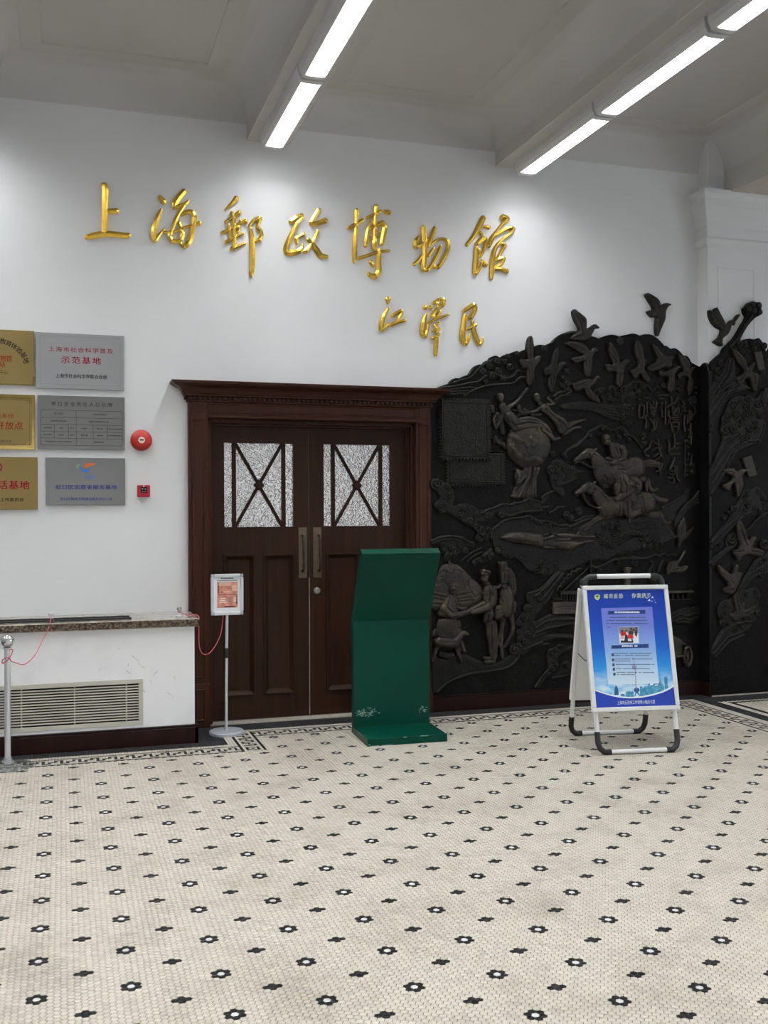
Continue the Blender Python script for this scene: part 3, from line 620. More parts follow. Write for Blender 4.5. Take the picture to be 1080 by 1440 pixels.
# ================================================================== radiator enclosure on the left
EX0, EX1, EY = -1.6, 0.893, 7.272
enc = thing('radiator_enclosure', 'white plastered radiator enclosure with brown marble top below the plaques', 'enclosure', (0.0, 7.5, 0))
mb = MB(); gx0, gx1, gz0, gz1 = -1.45, 0.536, 0.152, 0.466
WB = WALL-0.001; mb.box(gx1, EX1, EY, WB, 0.0, 0.822).box(EX0, gx0, EY, WB, 0, 0.822).box(gx0, gx1, EY, WB, gz1, 0.822).box(gx0, gx1, EY, WB, 0, gz0)
mb.build('body', 'cabinet_white', enc)
MB().box(EX0, 0.925, 7.236, WALL-0.001, 0.821, 0.878).build('marble_top', 'marble_top', enc, bevel=0.006, seg=2)
MB().box(EX0, 0.9258, 7.2345, 7.2385, 0.826, 0.873).box(0.9225, 0.9262, 7.2345, 7.795, 0.826, 0.873).build('marble_edge', 'marble', enc)['label'] = 'polished dark brown edge of the marble top'
MB().prism([(7.252, 0), (7.252, 0.112), (7.257, 0.119), (7.249, 0.123), (7.249, 0.131), (EY+0.001, 0.131), (EY+0.001, 0)], 'x', EX0, 0.915).prism([(0.915, 0), (0.915, 0.112), (0.910, 0.119), (0.918, 0.123), (0.918, 0.131), (EX1-0.001, 0.131), (EX1-0.001, 0)], 'y', 7.252, 7.735).build('baseboard', 'wood_base', enc, bevel=0.0015)
gr = MB().frame(gx0-0.004, gx1+0.002, gz0-0.002, gz1+0.002, EY-0.006, EY+0.012, 0.030).build('grille', 'grille', enc, bevel=0.0015)
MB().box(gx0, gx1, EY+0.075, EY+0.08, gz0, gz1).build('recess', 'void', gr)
zs0, zs1 = gz0+0.030, gz1-0.030; pitch = (zs1-zs0)/13.5
sl = MB().prism([(EY-0.001, -0.0046), (EY-0.001, 0.0046), (EY+0.013, 0.0046), (EY+0.013, -0.0046)], 'x', gx0+0.025, gx1-0.027).build('slat', 'grille', gr)
for k in range(13):
    o = sl if k == 0 else sl.copy()
    if k: C.objects.link(o)
    o.location = (0, 0, zs0+(k+0.75)*pitch)
for u in (30, 105, 178):
    x = on_y(u, 990, EY)[0]; MB().box(x-0.004, x+0.004, EY+0.002, EY+0.03, zs0, zs1).build('grille_post', 'grille', gr)

mb = MB(); rr = random.Random(4)
def SC(x, y): p = on_y(x/3.6, 840+y/3.6, EY); return p[0], p[2]
for pts in ([(497,372),(505,365),(515,358)], [(668,295),(690,312),(705,325)], [(700,330),(715,348),(735,360)], [(640,372),(655,382),(662,386)], [(648,350),(652,335)], [(778,400),(788,375)], [(790,385),(800,370)], [(600,257),(610,260)], [(845,480),(880,505)], [(760,420),(768,440)], [(880,400),(890,420)], [(725,470),(735,480)]):
    for a, b in zip(pts[:-1], pts[1:]):
        (x0, z0), (x1, z1) = SC(*a), SC(*b); d = Vector((x1-x0, z1-z0)).normalized()*rr.uniform(0.0011, 0.0022); nx, nz = -d.y, d.x
        mb.prism([(x0-nx, z0-nz), (x1-nx*.4, z1-nz*.4), (x1+nx*.4, z1+nz*.4), (x0+nx, z0+nz)], 'y', EY-0.0003, EY+0.001)
tag(mb.build('scuff_marks', 'scuff', enc), kind='stuff')
# black rods lying on the marble
def rod(u0, u1, y, label, r=0.008):
    z = 0.878+r; a = on_y(u0, 880, y)[0]; b = on_y(u1, 880, y)[0]
    o = MB().box(a, b, y-r, y+r, 0.878, 0.878+2*r).build('rod', 'rubber', bevel=0.002); return tag(o, label, 'rod')
rod(-120, 182, 7.43, 'long thin black rod lying on marble ledge, the one nearer the wall', 0.009)
rod(-120, 185, 7.345, 'long thin black rod lying on marble ledge, the one nearer the front edge', 0.007)
def hook(u, v, y, tape, label):
    x, _, z = on_y(u, v, y)
    t = thing('suction_hook', label, 'hook', (x, y, 0.8785))
    MB().lathe([(0.026, 0), (0.026, 0.006), (0.018, 0.014), (0.018, 0.026), (0.016, 0.028)], (x, y, 0.8785), 20).build('base', 'blackplastic' if tape else 'clear', t, smooth=True)
    MB().lathe([(0.012, 0.027), (0.012, 0.044), (0.017, 0.047), (0.018, 0.064), (0.010, 0.068)], (x, y, 0.8785), 20).build('knob', 'clear' if tape else 'chrome', t, smooth=True)
    return Vector((x, y, 0.915))
h1 = hook(72, 875, 7.31, True, 'small clear knob with black base tied with pink cord, middle of marble ledge')
h2 = hook(252, 868, 7.40, False, 'small metal knob on round base at right end of marble ledge')

# stanchion
px, py = -0.332, 6.965
st = thing('stanchion', 'chrome stanchion post with ball top and clear base at left edge', 'stanchion', (px, py, 0))
MB().lathe([(0.019, 0.012), (0.019, 0.752), (0.030, 0.755), (0.030, 0.762), (0.016, 0.764)], (px, py, 0), 24).build('pole', 'alu', st, smooth=True)
MB().lathe([(0.015, 0.758)]+[(0.044*math.sin(a), 0.806-0.044*math.cos(a)) for a in np.linspace(0.35, math.pi-0.02, 14)], (px, py, 0), 28).build('ball', 'chrome', st, smooth=True)
MB().lathe([(0.165, 0.0), (0.165, 0.004), (0.10, 0.010), (0.045, 0.022), (0.024, 0.060), (0.020, 0.062)], (px, py, 0), 32).build('base', 'acrylic', st, smooth=True)

# sign stand
sx, sy = 1.150, 7.485
ss = thing('sign_stand', 'silver pole stand with small framed orange notice before the left door leaf', 'sign', (sx, sy, 0))
MB().lathe([(0.126, 0.0), (0.126, 0.018), (0.120, 0.025), (0.02, 0.027)], (sx, sy, 0), 40).build('base', 'basegrey', ss, smooth=True)
MB().tube([(sx-0.003, sy, 0.024), (sx+0.006, sy, 0.885)], 0.0115, 14).build('pole', 'alu', ss, smooth=True)
MB().tube([(sx+0.002, sy, 0.555), (sx+0.003, sy, 0.628)], 0.0150, 14).build('collar', 'blackplastic', ss, smooth=True)
FY_ = sy-0.022; fx0, fx1, fz0, fz1 = sx-0.114, sx+0.124, 0.870, 1.172
fr = MB().box(fx0+0.008, fx1-0.008, FY_+0.002, FY_+0.010, fz0+0.008, fz1-0.008).build('sign_board', 'paper', ss)
for nm, b in (('frame_rail', (fx0+0.022, fx1-0.022, fz1-0.024, fz1)), ('frame_rail', (fx0+0.022, fx1-0.022, fz0, fz0+0.024)), ('frame_rail', (fx0, fx0+0.022, fz0+0.024, fz1-0.024)), ('frame_rail', (fx1-0.022, fx1, fz0+0.024, fz1-0.024))):
    MB().box(b[0], b[1], FY_-0.008, FY_+0.012, b[2], b[3]).build(nm, 'alu', ss, bevel=0.005, seg=2)
for x in (fx0+0.011, fx1-0.011):
    for z in (fz0+0.012, fz1-0.012): MB().box(x-0.010, x+0.010, FY_-0.006, FY_+0.010, z-0.011, z+0.011).build('frame_corner', 'basegrey', ss, bevel=0.004, seg=2)
cx = (fx0+fx1)/2; yy = FY_+0.0016
def flat(parent, name, m, poly, y):      # a printed patch: x-z polygon on a vertical face
    return MB().prism(poly, 'y', y, y-0.0004).build(name, m, parent)
def R4(x0, x1, z0, z1): return [(x0, z0), (x1, z0), (x1, z1), (x0, z1)]
pr = flat(fr, 'print', 'orange', R4(cx-0.072, cx+0.076, 0.925, 1.112), yy)
for m, polys in (('peach', [R4(cx+0.036, cx+0.072, 1.045, 1.075)+[], [(cx+0.036+0.018+0.018*math.cos(a), 1.075+0.018*math.sin(a)) for a in np.linspace(0, math.pi, 9)], R4(cx-0.07, cx+0.03, 1.086, 1.108), R4(cx-0.03, cx+0.03, 1.036, 1.046), R4(cx+0.046, cx+0.070, 0.965, 1.0)]),
                 ('darkred', [R4(cx-0.072, cx+0.076, 1.018, 1.023), R4(cx-0.070, cx-0.060, 1.03, 1.11), R4(cx+0.064, cx+0.074, 0.95, 1.01), R4(cx-0.02, cx+0.06, 0.927, 0.938), R4(cx-0.045, cx-0.03, 1.035, 1.045)]),
                 ('paper', [R4(cx-0.05, cx-0.015, 0.975, 0.981), R4(cx-0.058, cx-0.005, 0.962, 0.968), R4(cx-0.05, cx-0.01, 0.990, 0.996)]),
                 ('grey_print', [R4(cx+0.01+0.009*i, cx+0.016+0.009*i, 0.962+0.02*j, 0.978+0.02*j) for i in range(3) for j in range(2)])):
    mb = MB()
    for p in polys: mb.prism(p, 'y', yy-0.0005, yy-0.0009)
    tag(mb.build('print_detail', m, fr), kind='stuff')
mb = MB(); rr = random.Random(3)
for z, x0, x1, h in ((1.140, cx-0.045, cx+0.045, 0.010), (1.124, cx-0.072, cx+0.074, 0.008)):
    x = x0
    while x < x1: mb.box(x, x+0.0075, yy-0.0005, yy, z-h/2, z+h/2-0.003*rr.random()); x += 0.0105
tag(mb.build('print_title', 'dark_print', fr), kind='stuff')

# pink cords
def cord(pts, label, r=0.0032):
    P = [Vector(p) for p in pts]; out = []
    for i in range(len(P)-1):
        p0, p1, p2, p3 = P[max(i-1, 0)], P[i], P[i+1], P[min(i+2, len(P)-1)]
        for k in range(6):
            t = k/6; out.append(0.5*((2*p1)+(p2-p0)*t+(2*p0-5*p1+4*p2-p3)*t*t+(3*p1-p0-3*p2+p3)*t**3))
    out.append(P[-1]); o = MB().tube(out, r, 6).build('cord', 'pink', smooth=True); return tag(o, label, 'cord')
def at(u, v, y): return on_y(u, v, y)
cord([(px+0.012, py-0.020, 0.752), (px+0.034, py-0.012, 0.745), (px+0.008, py-0.024, 0.69), (px-0.028, py-0.016, 0.665), (px-0.025, py-0.014, 0.69), (px+0.010, py-0.024, 0.700), (px+0.023, py, 0.675), at(22, 932, 7.0), at(35, 934, 7.05), at(50, 920, 7.12), at(60, 900, 7.18), at(68, 884, 7.222), (h1.x, h1.y-0.012, 0.915)],
     'pink cord hanging from the chrome stanchion to the marble ledge')
E_ = 0.927
cord([(h2.x, h2.y-0.014, 0.915), (h2.x+0.06, h2.y-0.02, 0.888), (E_+0.004, 7.36, 0.884), (E_+0.006, 7.34, 0.80), (E_+0.012, 7.36, 0.66), (E_+0.05, 7.40, 0.60), (E_+0.11, 7.43, 0.62), (sx-0.045, sy-0.004, 0.72), (sx-0.022, sy+0.003, 0.85), (sx-0.014, sy+0.014, 0.90)],
     'pink cord looping from the marble ledge to the small notice stand')

# ================================================================== green folded stand
ga = -math.atan2(0.022, 0.58); gst = thing('green_stand', 'dark green lacquered metal stand with tilted top before the right door leaf', 'stand', (2.31, 6.98, 0), ga)
mb = MB(); mb.xf = WM[gst.name]; W2 = 0.29; th = 0.066
yb = 0.235; yf = yb-th
prof = [(-0.235, 0.0), (-0.235, 0.052), (yf, 0.052), (yf, 0.822), (yf-0.272, 1.327), (yf-0.272+0.058, 1.358), (yb+0.004, 0.838), (yb, 0.0)]
n = len(prof)
mb.prism(prof, 'x', -W2, W2)
g = mb.build('body', 'green', gst, bevel=0.003, seg=2)
mb = MB(); mb.xf = WM[gst.name]; rr = random.Random(5)
for c0, k in ((-0.235, 34), (-0.155, 20), (0.245, 18)):
    for _ in range(k):
        x = c0+rr.gauss(0, 0.022); z = 0.155+0.6*(0.12 if c0 > 0 else 0)*0+rr.gauss(0, 0.012); a = rr.uniform(-0.6, 0.9); L = rr.uniform(0.004, 0.013); hw = rr.uniform(0.0008, 0.002)
        dx, dz = math.cos(a), math.sin(a)
        if abs(x) < W2-0.015: mb.prism([(x-dx*L+dz*hw, z-dz*L-dx*hw), (x+dx*L+dz*hw, z+dz*L-dx*hw), (x+dx*L-dz*hw, z+dz*L+dx*hw), (x-dx*L-dz*hw, z-dz*L+dx*hw)], 'y', yf-0.0006, yf+0.001)
for x, z, l in ((-0.278, 0.012, 0.008), (0.12, 0.0505, 0.03), (-0.02, 0.0505, 0.012), (-0.24, 0.003, 0.03), (-0.15, 0.003, 0.04)): mb.box(x-l, x+l, -0.2358, -0.234, z-0.002, z+0.002)
tag(mb.build('paint_chips', 'chip', gst), kind='stuff')

# ================================================================== A-frame poster board
aa = math.radians(-9.2); af = thing('poster_easel', 'white folding easel with blue city safety poster before the bronze mural', 'easel', (3.722, 6.283, 0), aa)
AX = WM[af.name]
def ab(): m = MB(); m.xf = AX; return m
HW = 0.279; FYl, TYl, TZ = -0.290, -0.030, 1.106     # front foot, top
def legp(s, side, t): return Vector((side*HW, s*(0.29+(0.03-0.29)*t), 0.016+(TZ-0.016)*t))
for s in (-1, 1):
    for side in (-1, 1):
        ab().tube([legp(s, side, 0.085), legp(s, side, 1.0)], 0.0155, 12).build('leg', 'whitemetal', af, smooth=True)
        ab().tube([legp(s, side, 0.12), legp(s, side, 0.055), legp(s, side, 0.02)+Vector((-side*0.012, 0, 0.003)), legp(s, side, 0.0)+Vector((-side*0.04, 0, 0.002)), legp(s, side, 0.0)+Vector((-side*0.085, 0, 0.002))], 0.0195, 12).build('foot', 'blackplastic', af, smooth=True)
    ab().tube([legp(s, -1, 0)+Vector((0.07, 0, 0.002)), legp(s, 1, 0)+Vector((-0.07, 0, 0.002))], 0.0155, 12).build('bottom_rail', 'whitemetal', af, smooth=True)
for side in (-1, 1):
    e = legp(-1, side, 1.0)
    ab().tube([e+Vector((0, -0.004, -0.02)), e+Vector((0, 0.004, 0.028)), e+Vector((-side*0.012, 0.006, 0.050)), e+Vector((-side*0.035, 0.008, 0.062)), e+Vector((-side*0.085, 0.008, 0.063))], 0.0185, 12).build('handle_elbow', 'blackplastic', af, smooth=True)
    ab().tube([legp(1, side, 0.98), legp(1, side, 1.0)+Vector((0, -0.004, 0.03)), legp(1, side, 1.0)+Vector((-side*0.03, -0.012, 0.045))], 0.0165, 10).build('hinge_elbow', 'blackplastic', af, smooth=True)
e0, e1 = legp(-1, -1, 1.0), legp(-1, 1, 1.0)
ab().tube([e0+Vector((0.07, 0.008, 0.063)), e1+Vector((-0.07, 0.008, 0.063))], 0.0165, 12).build('handle', 'whitemetal', af, smooth=True)
ab().tube([legp(-1, -1, .55)+Vector((0.004, 0.02, 0)), (legp(-1, -1, .55)+legp(1, -1, .55))*0.5+Vector((0.01, 0, -0.03)), legp(1, -1, .55)+Vector((0.004, -0.02, 0))], 0.003, 6).build('stay', 'blackplastic', af)
# panels: a frame whose x-z plane is tilted along the legs
def panel_matrix(s):
    up = (legp(s, 1, 1.0)-legp(s, 1, 0.0)).normalized(); x = Vector((1, 0, 0)); nrm = up.cross(x)     # -y faces the viewer for s = -1
    M = Matrix.Identity(4)
    for i in range(3): M[i][0], M[i][1], M[i][2] = x[i], nrm[i], up[i]
    o = (legp(s, 1, 0.0)+legp(s, -1, 0.0))*0.5; M.translation = o; return AX @ M
PM = panel_matrix(-1); PR = panel_matrix(1)
PW, PZ0, PZ1 = 0.309, 0.262, 1.116
m = MB(); m.xf = PR; m.box(-PW+0.006, PW-0.006, -0.012, 0.020, PZ0, PZ1-0.02); m.build('back_panel', 'white_box', af, bevel=0.004)
m = MB(); m.xf = PM; m.box(-PW+0.004, PW-0.004, -0.022, 0.004, PZ0+0.004, PZ1-0.004); pan = m.build('poster_panel', 'white_box', af)
FT = 0.030
for x0, x1, z0, z1 in ((-PW, PW, PZ1-FT, PZ1), (-PW, PW, PZ0, PZ0+FT), (-PW, -PW+FT, PZ0+FT, PZ1-FT), (PW-FT, PW, PZ0+FT, PZ1-FT)):
    m = MB(); m.xf = PM; m.box(x0, x1, -0.034, -0.012, z0, z1); m.build('frame_rail', 'alu' if False else 'whitemetal', af, bevel=0.006, seg=2)
# poster print: positions read off as fractions of the sheet
QT = [np.array(p) for p in ((824.4, 832.8), (934.2, 831.4), (951.7, 990.0), (838.7, 993.7))]
def st_of(u, v):
    s = t = 0.5
    for _ in range(25):
        p = (1-s)*(1-t)*QT[0]+s*(1-t)*QT[1]+s*t*QT[2]+(1-s)*t*QT[3]
        ds = (1-t)*(QT[1]-QT[0])+t*(QT[2]-QT[3]); dt = (1-s)*(QT[3]-QT[0])+s*(QT[2]-QT[1])
        d = np.linalg.solve(np.stack([ds, dt], 1), np.array([u, v])-p); s += d[0]; t += d[1]
    return s, t
SX0, SX1, SZ0, SZ1 = -PW+FT-0.002, PW-FT+0.002, PZ0+FT-0.002, PZ1-FT+0.002
def PA(x, y): s, t = st_of(780+x/4.909, 790+y/4.909); return (SX0+(SX1-SX0)*s, SZ1-(SZ1-SZ0)*t)     # from the overview crop
def PB(x, y): s, t = st_of(830+x/8.308, 900+y/8.308); return (SX0+(SX1-SX0)*s, SZ1-(SZ1-SZ0)*t)     # from the lower crop
LAY = -0.0225
def printed(name, m, polys, layer):
    mb = MB(); mb.xf = PM
    for p in polys: mb.prism(p, 'y', LAY-0.0003*layer, LAY-0.0003*layer-0.0003)
    return mb.build(name, m, pan)
def sky_mat(name, stops, cloud):
    m = bpy.data.materials.new(name); m.use_nodes = True; nt = m.node_tree; b = nt.nodes['Principled BSDF']; b.inputs['Roughness'].default_value = 0.3
    tc = nt.nodes.new('ShaderNodeTexCoord'); sp = nt.nodes.new('ShaderNodeSeparateXYZ'); nt.links.new(tc.outputs['Generated'], sp.inputs[0])
    r = nt.nodes.new('ShaderNodeValToRGB'); els = r.color_ramp.elements
    els[0].position, els[0].color = stops[0][0], (*stops[0][1], 1); els[1].position, els[1].color = stops[-1][0], (*stops[-1][1], 1)
    for p, c in stops[1:-1]: e = els.new(p); e.color = (*c, 1)
    nt.links.new(sp.outputs['Z'], r.inputs['Fac']); out = r.outputs['Color']
    if cloud:
        mp = nt.nodes.new('ShaderNodeMapping'); mp.inputs['Scale'].default_value = (3, 1, 9); nt.links.new(tc.outputs['Generated'], mp.inputs[0])
        n = nt.nodes.new('ShaderNodeTexNoise'); n.inputs['Scale'].default_value = 2.2; n.inputs['Detail'].default_value = 5; nt.links.new(mp.outputs[0], n.inputs['Vector'])
        rz = nt.nodes.new('ShaderNodeValToRGB'); rz.color_ramp.elements[0].position = 0.12; rz.color_ramp.elements[0].color = (1, 1, 1, 1); rz.color_ramp.elements[1].position = 0.34; rz.color_ramp.elements[1].color = (0, 0, 0, 1)
        nt.links.new(sp.outputs['Z'], rz.inputs['Fac'])
        rn = nt.nodes.new('ShaderNodeValToRGB'); rn.color_ramp.elements[0].position = 0.36; rn.color_ramp.elements[1].position = 0.62; nt.links.new(n.outputs['Fac'], rn.inputs['Fac'])
        mu = nt.nodes.new('ShaderNodeMath'); mu.operation = 'MULTIPLY'; nt.links.new(rz.outputs['Color'], mu.inputs[0]); nt.links.new(rn.outputs['Color'], mu.inputs[1])
        mx = nt.nodes.new('ShaderNodeMix'); mx.data_type = 'RGBA'; nt.links.new(mu.outputs[0], mx.inputs[0]); nt.links.new(out, mx.inputs[6]); mx.inputs[7].default_value = (0.72, 0.80, 0.86, 1); out = mx.outputs[2]
    nt.links.new(out, b.inputs['Base Color']); return m
MAT['poster_sky'] = sky_mat('poster_sky_print', [(0.0, (0.25, 0.55, 0.75)), (0.18, (0.13, 0.46, 0.76)), (0.30, (0.02, 0.28, 0.70)), (0.50, (0.003, 0.10, 0.47)), (0.75, (0.002, 0.045, 0.36)), (1.0, (0.002, 0.028, 0.27))], True)
MAT['poster_card'] = sky_mat('poster_card_print', [(0.0, (0.62, 0.74, 0.84)), (0.22, (0.42, 0.60, 0.80)), (0.45, (0.24, 0.40, 0.72)), (0.75, (0.15, 0.21, 0.60)), (1.0, (0.15, 0.17, 0.57))], False)
printed('poster_sheet', 'poster_sky', [[(SX0, SZ0), (SX1, SZ0), (SX1, SZ1), (SX0, SZ1)]], 0)
arc = [PA(277, 885), PA(330, 903), PA(390, 920), PA(450, 931), PA(520, 936), PA(600, 932), PA(680, 918), PA(750, 898), PA(800, 876), PA(836, 855)]
arc2 = [(x, z+0.008+0.004*i/9) for i, (x, z) in enumerate(arc)]
tag(printed('skyline', 'skyline', [[PB(360, 650), PB(360, 620), PB(405, 625), PB(412, 655)], [PB(418, 660), PB(418, 600), PB(450, 590), PB(512, 594), PB(515, 660)],
    [PB(588, 655), PB(585, 545), PB(600, 530), PB(632, 560), PB(640, 655)], [PB(632, 655), PB(630, 540), PB(680, 530), PB(695, 545), PB(700, 650)],
    [PB(690, 650), PB(684, 510), PB(725, 462), PB(745, 490), PB(750, 640)], [PB(745, 640), PB(740, 530), PB(760, 500), PB(805, 495), PB(815, 510), PB(838, 590), PB(838, 625)],
    [PB(812, 620), PB(808, 505), PB(828, 450), PB(840, 500), PB(868, 520), PB(876, 590)], [PB(885, 585), PB(870, 430), PB(908, 424), PB(922, 565)]], 1), kind='stuff')
printed('skyline_windows', 'whiteprint', [[PB(700, 525), PB(715, 500), PB(735, 500), PB(742, 525)], [PB(760, 520), PB(800, 515), PB(802, 525), PB(762, 530)]], 2)
tag(printed('skyline_towers', 'skyline_dark', [[PB(285, 635), PB(288, 575), PB(302, 525), PB(308, 525), PB(330, 570), PB(338, 632)], [PB(215, 632), PB(216, 622), PB(245, 625), PB(245, 636)],
    [PB(515, 590), PB(517, 562), PB(535, 552), PB(560, 552), PB(580, 565), PB(582, 590), PB(548, 606)], [PB(522, 640), PB(535, 600), PB(565, 600), PB(592, 642), PB(582, 645), PB(560, 615), PB(540, 615), PB(532, 645)]], 3), kind='stuff')
card = [PA(320, 335), PA(675, 325), PA(725, 838), PA(372, 845)]
printed('poster_card', 'poster_card', [card], 2)
tw = [PB(522+5, 345), PB(543, 345), PB(556, 560), PB(532, 560)]
def disc(c, r): return [(c[0]+r*math.cos(a), c[1]+r*math.sin(a)) for a in np.linspace(0, 2*math.pi, 17)[:-1]]
printed('tower_print', 'mauve', [[PB(528, 345), PB(540, 345), PB(552, 560), PB(534, 560)], disc(PB(520, 322), 0.017), [PB(512, 300), PB(506, 215), PB(514, 215), PB(522, 300)], [PB(508, 350), PB(506, 335), PB(536, 335), PB(536, 350)]], 4)
printed('tower_windows', 'whiteprint', [[PB(534+i*2.5, 400+i*30), PB(544+i*2.5, 400+i*30), PB(545+i*2.5, 418+i*30), PB(535+i*2.5, 418+i*30)] for i in range(5)], 5)
printed('banner', 'navy', [[PA(365, 378), PA(372, 366), PA(367, 354), PA(630, 347), PA(624, 360), PA(631, 372)]], 4); printed('banner', 'navy', [[PA(389, 608), PA(396, 596), PA(390, 586), PA(655, 576), PA(648, 590), PA(657, 601)]], 4)
printed('poster_band', 'blue', [[(a[0], SZ0), (b2[0], SZ0), b2, a] for a, b2 in zip([(SX0, arc[0][1])]+arc, arc+[(SX1, arc[-1][1])])], 5)
printed('poster_arc', 'whiteprint', [[arc[i], arc[i+1], arc2[i+1], arc2[i]] for i in range(len(arc)-1)], 6)
# text block: too small in the photograph to read, set as rows of glyph-sized dashes
mb = MB(); mb.xf = PM; rr = random.Random(11); y0, y1 = LAY-0.0012, LAY-0.0016
def dashes(xa, xb, y, h=9.5, m_=mb, w_=8.2):
    x = xa
    while x < xb:
        if rr.random() > 0.06:
            q = [PA(x, y+h/2-1), PA(x+w_*0.8, y+h/2-1), PA(x+w_*0.8, y-h/2+2*rr.random()), PA(x, y-h/2)]; m_.prism(q, 'y', y0, y1)
        x += w_*1.1
for xa, xb, y in ((383, 635, 398), (360, 638, 418), (360, 640, 439), (362, 385, 464), (412, 665, 638), (414, 650, 654), (418, 678, 677), (420, 520, 691), (424, 690, 713), (427, 655, 741), (430, 690, 766), (432, 560, 780)): dashes(xa, xb, y, 6.8)
for x, y in ((402, 648), (405, 683), (408, 715), (411, 745), (414, 777)): mb.prism([PA(x-8, y+9), PA(x+8, y+9), PA(x+8, y-9), PA(x-8, y-9)], 'y', y0, y1)
tag(mb.build('poster_small_print', 'navy_ink', pan), kind='stuff')
mb = MB(); mb.xf = PM; y0, y1 = LAY-0.0016, LAY-0.0019
dashes(414, 580, 363, 13, mb, 10); dashes(466, 575, 590, 13, mb, 10); tag(mb.build('banner_lettering', 'whiteprint', pan), kind='stuff')
printed('photo_print', 'whiteprint', [[PA(443, 462), PA(578, 460), PA(583, 570), PA(450, 573)]], 4)
printed('photo_wall', 'grey_print', [[PA(445, 478), PA(445, 464), PA(576, 462), PA(579, 505), PA(450, 508)]], 5)
printed('photo_people', 'dark_print', [disc(PA(x, y), r) for x, y, r in ((468, 492, .010), (497, 492, .009), (530, 476, .009), (566, 470, .008), (548, 482, .008))]+[[PA(510, 512), PA(515, 488), PA(540, 485), PA(545, 512)], [PA(555, 520), PA(556, 482), PA(572, 482), PA(572, 520)], [PA(562, 530), PA(562, 518), PA(568, 518), PA(568, 532)], [PA(480, 568), PA(488, 515), PA(505, 515), PA(508, 568)], [PA(456, 568), PA(460, 552), PA(548, 560), PA(540, 568)], [PA(535, 568), PA(530, 535), PA(538, 535), PA(545, 566)]], 6)
printed('photo_desk', 'red_print', [[PA(455, 520), PA(460, 495), PA(490, 492), PA(500, 512), PA(480, 522)], [PA(505, 540), PA(508, 512), PA(543, 512), PA(546, 540)]], 7)
printed('photo_faces', 'skin_print', [disc(PA(500, 502), .009), [PA(455, 545), PA(455, 522), PA(475, 520), PA(482, 540)]], 8)
sh = [PA(275, 248), PA(284, 243), PA(294, 238), PA(304, 243), PA(313, 247), PA(313, 260), PA(308, 272), PA(295, 282), PA(281, 272), PA(275, 260)]
c0 = PA(294, 259); printed('badge', 'paleyellow', [sh], 1)
printed('badge_shield', 'yellowprint', [[(c0[0]+(p[0]-c0[0])*.78, c0[1]+(p[1]-c0[1])*.78) for p in sh]], 2)
printed('badge_mark', 'dark_print', [[PA(283, 253), PA(285, 248), PA(304, 248), PA(305, 253), PA(299, 258), PA(289, 258)], [PA(289, 268), PA(289, 265), PA(300, 265), PA(300, 268)]], 3)
printed('doves', 'whiteprint', [[PA(x-7*s, y+5*s), PA(x-2*s, y-1*s), PA(x+3*s, y-8*s), PA(x+4*s, y-1*s), PA(x+9*s, y+5*s), PA(x+1*s, y+3*s)] for x, y, s in ((653, 281, 1.5), (676, 262, 1.3), (673, 287, .7), (698, 297, .7), (690, 281, .4), (637, 266, .8))], 2)
def ptext(s, cx, cy, wpx, size, m, layer, **k):
    a = PA(cx-wpx/2, cy); b = PA(cx+wpx/2, cy); c = PA(cx, cy)
    return text(s, size, m, pan, PM @ Matrix.Translation((c[0], LAY-0.0003*layer, c[1])), width=b[0]-a[0], **k)
ptext('城市反恐', 405, 255, 135, 0.036, 'paleyellow', 2, bold=0.0006, shear=0.1, space=1.2); ptext('你我携手', 600, 252, 135, 0.036, 'paleyellow', 2, bold=0.0006, shear=0.1, space=1.2)
ptext('上海市反恐怖工作领导小组办公室', 565, 963, 265, 0.028, 'whiteprint', 7)

# ================================================================== plaques, bell and call box on the wall
def plaque(x0, x1, z0, z1, m, label, th=0.022):
    t = thing('plaque', label, 'plaque', ((x0+x1)/2, WALL, z0), 0, 'award and notice plaques')
    b = MB().box(x0, x1, WALL-th, WALL, z0, z1).build('plate', m, t, bevel=0.002); return t, b, WALL-th
def ptx(t, s, x, z, y, size, m, width=None, **k): return text(s, size, m, t, Matrix.Translation((x, y-0.0003, z)), width=width, **k)
# photo pixels on the plaques' faces
def wp(u, v): p = on_y(u, v, WALL-0.022); return p[0], p[2]
def plane_text(t, s, u0, u1, v, y, size, m, **k):
    a, b = wp(u0, v), wp(u1, v); return ptx(t, s, (a[0]+b[0])/2, a[1], y, size, m, width=b[0]-a[0], **k)
# 1 gold, arched black lettering
t, b, y = plaque(-0.78, -0.180, 2.540, 2.933, 'plaque_gold', 'gold plaque with black arched lettering, topmost of the three at the left edge')
for ch, u, v, a in zip('教育体验基地', (4, 12, 19.5, 26.5, 32.5, 36), (480.5, 483.5, 487.5, 493, 499.5, 507.5), (-8, -22, -33, -45, -60, -78)):
    x, z = wp(u, v); text(ch, 0.044, 'black_text', t, Matrix.Translation((x, y-0.0003, z)) @ Matrix.Rotation(math.radians(-a), 4, 'Y'), bold=0.0006)
plane_text(t, '上海邮政博物馆', -41, 16.5, 503, y, 0.05, 'red_gold_text', bold=0.0005); plane_text(t, '体验站', -20, 7, 512, y, 0.045, 'red_gold_text', bold=0.0005); plane_text(t, '活动中心', -14, 11, 523, y, 0.03, 'black_text')
MB().box(-0.78, -0.181, y-0.001, y+0.001, 2.541, 2.549).box(-0.192, -0.1805, y-0.001, y+0.001, 2.549, 2.60).build('bright_edge', 'plaque_gold_shiny', t)
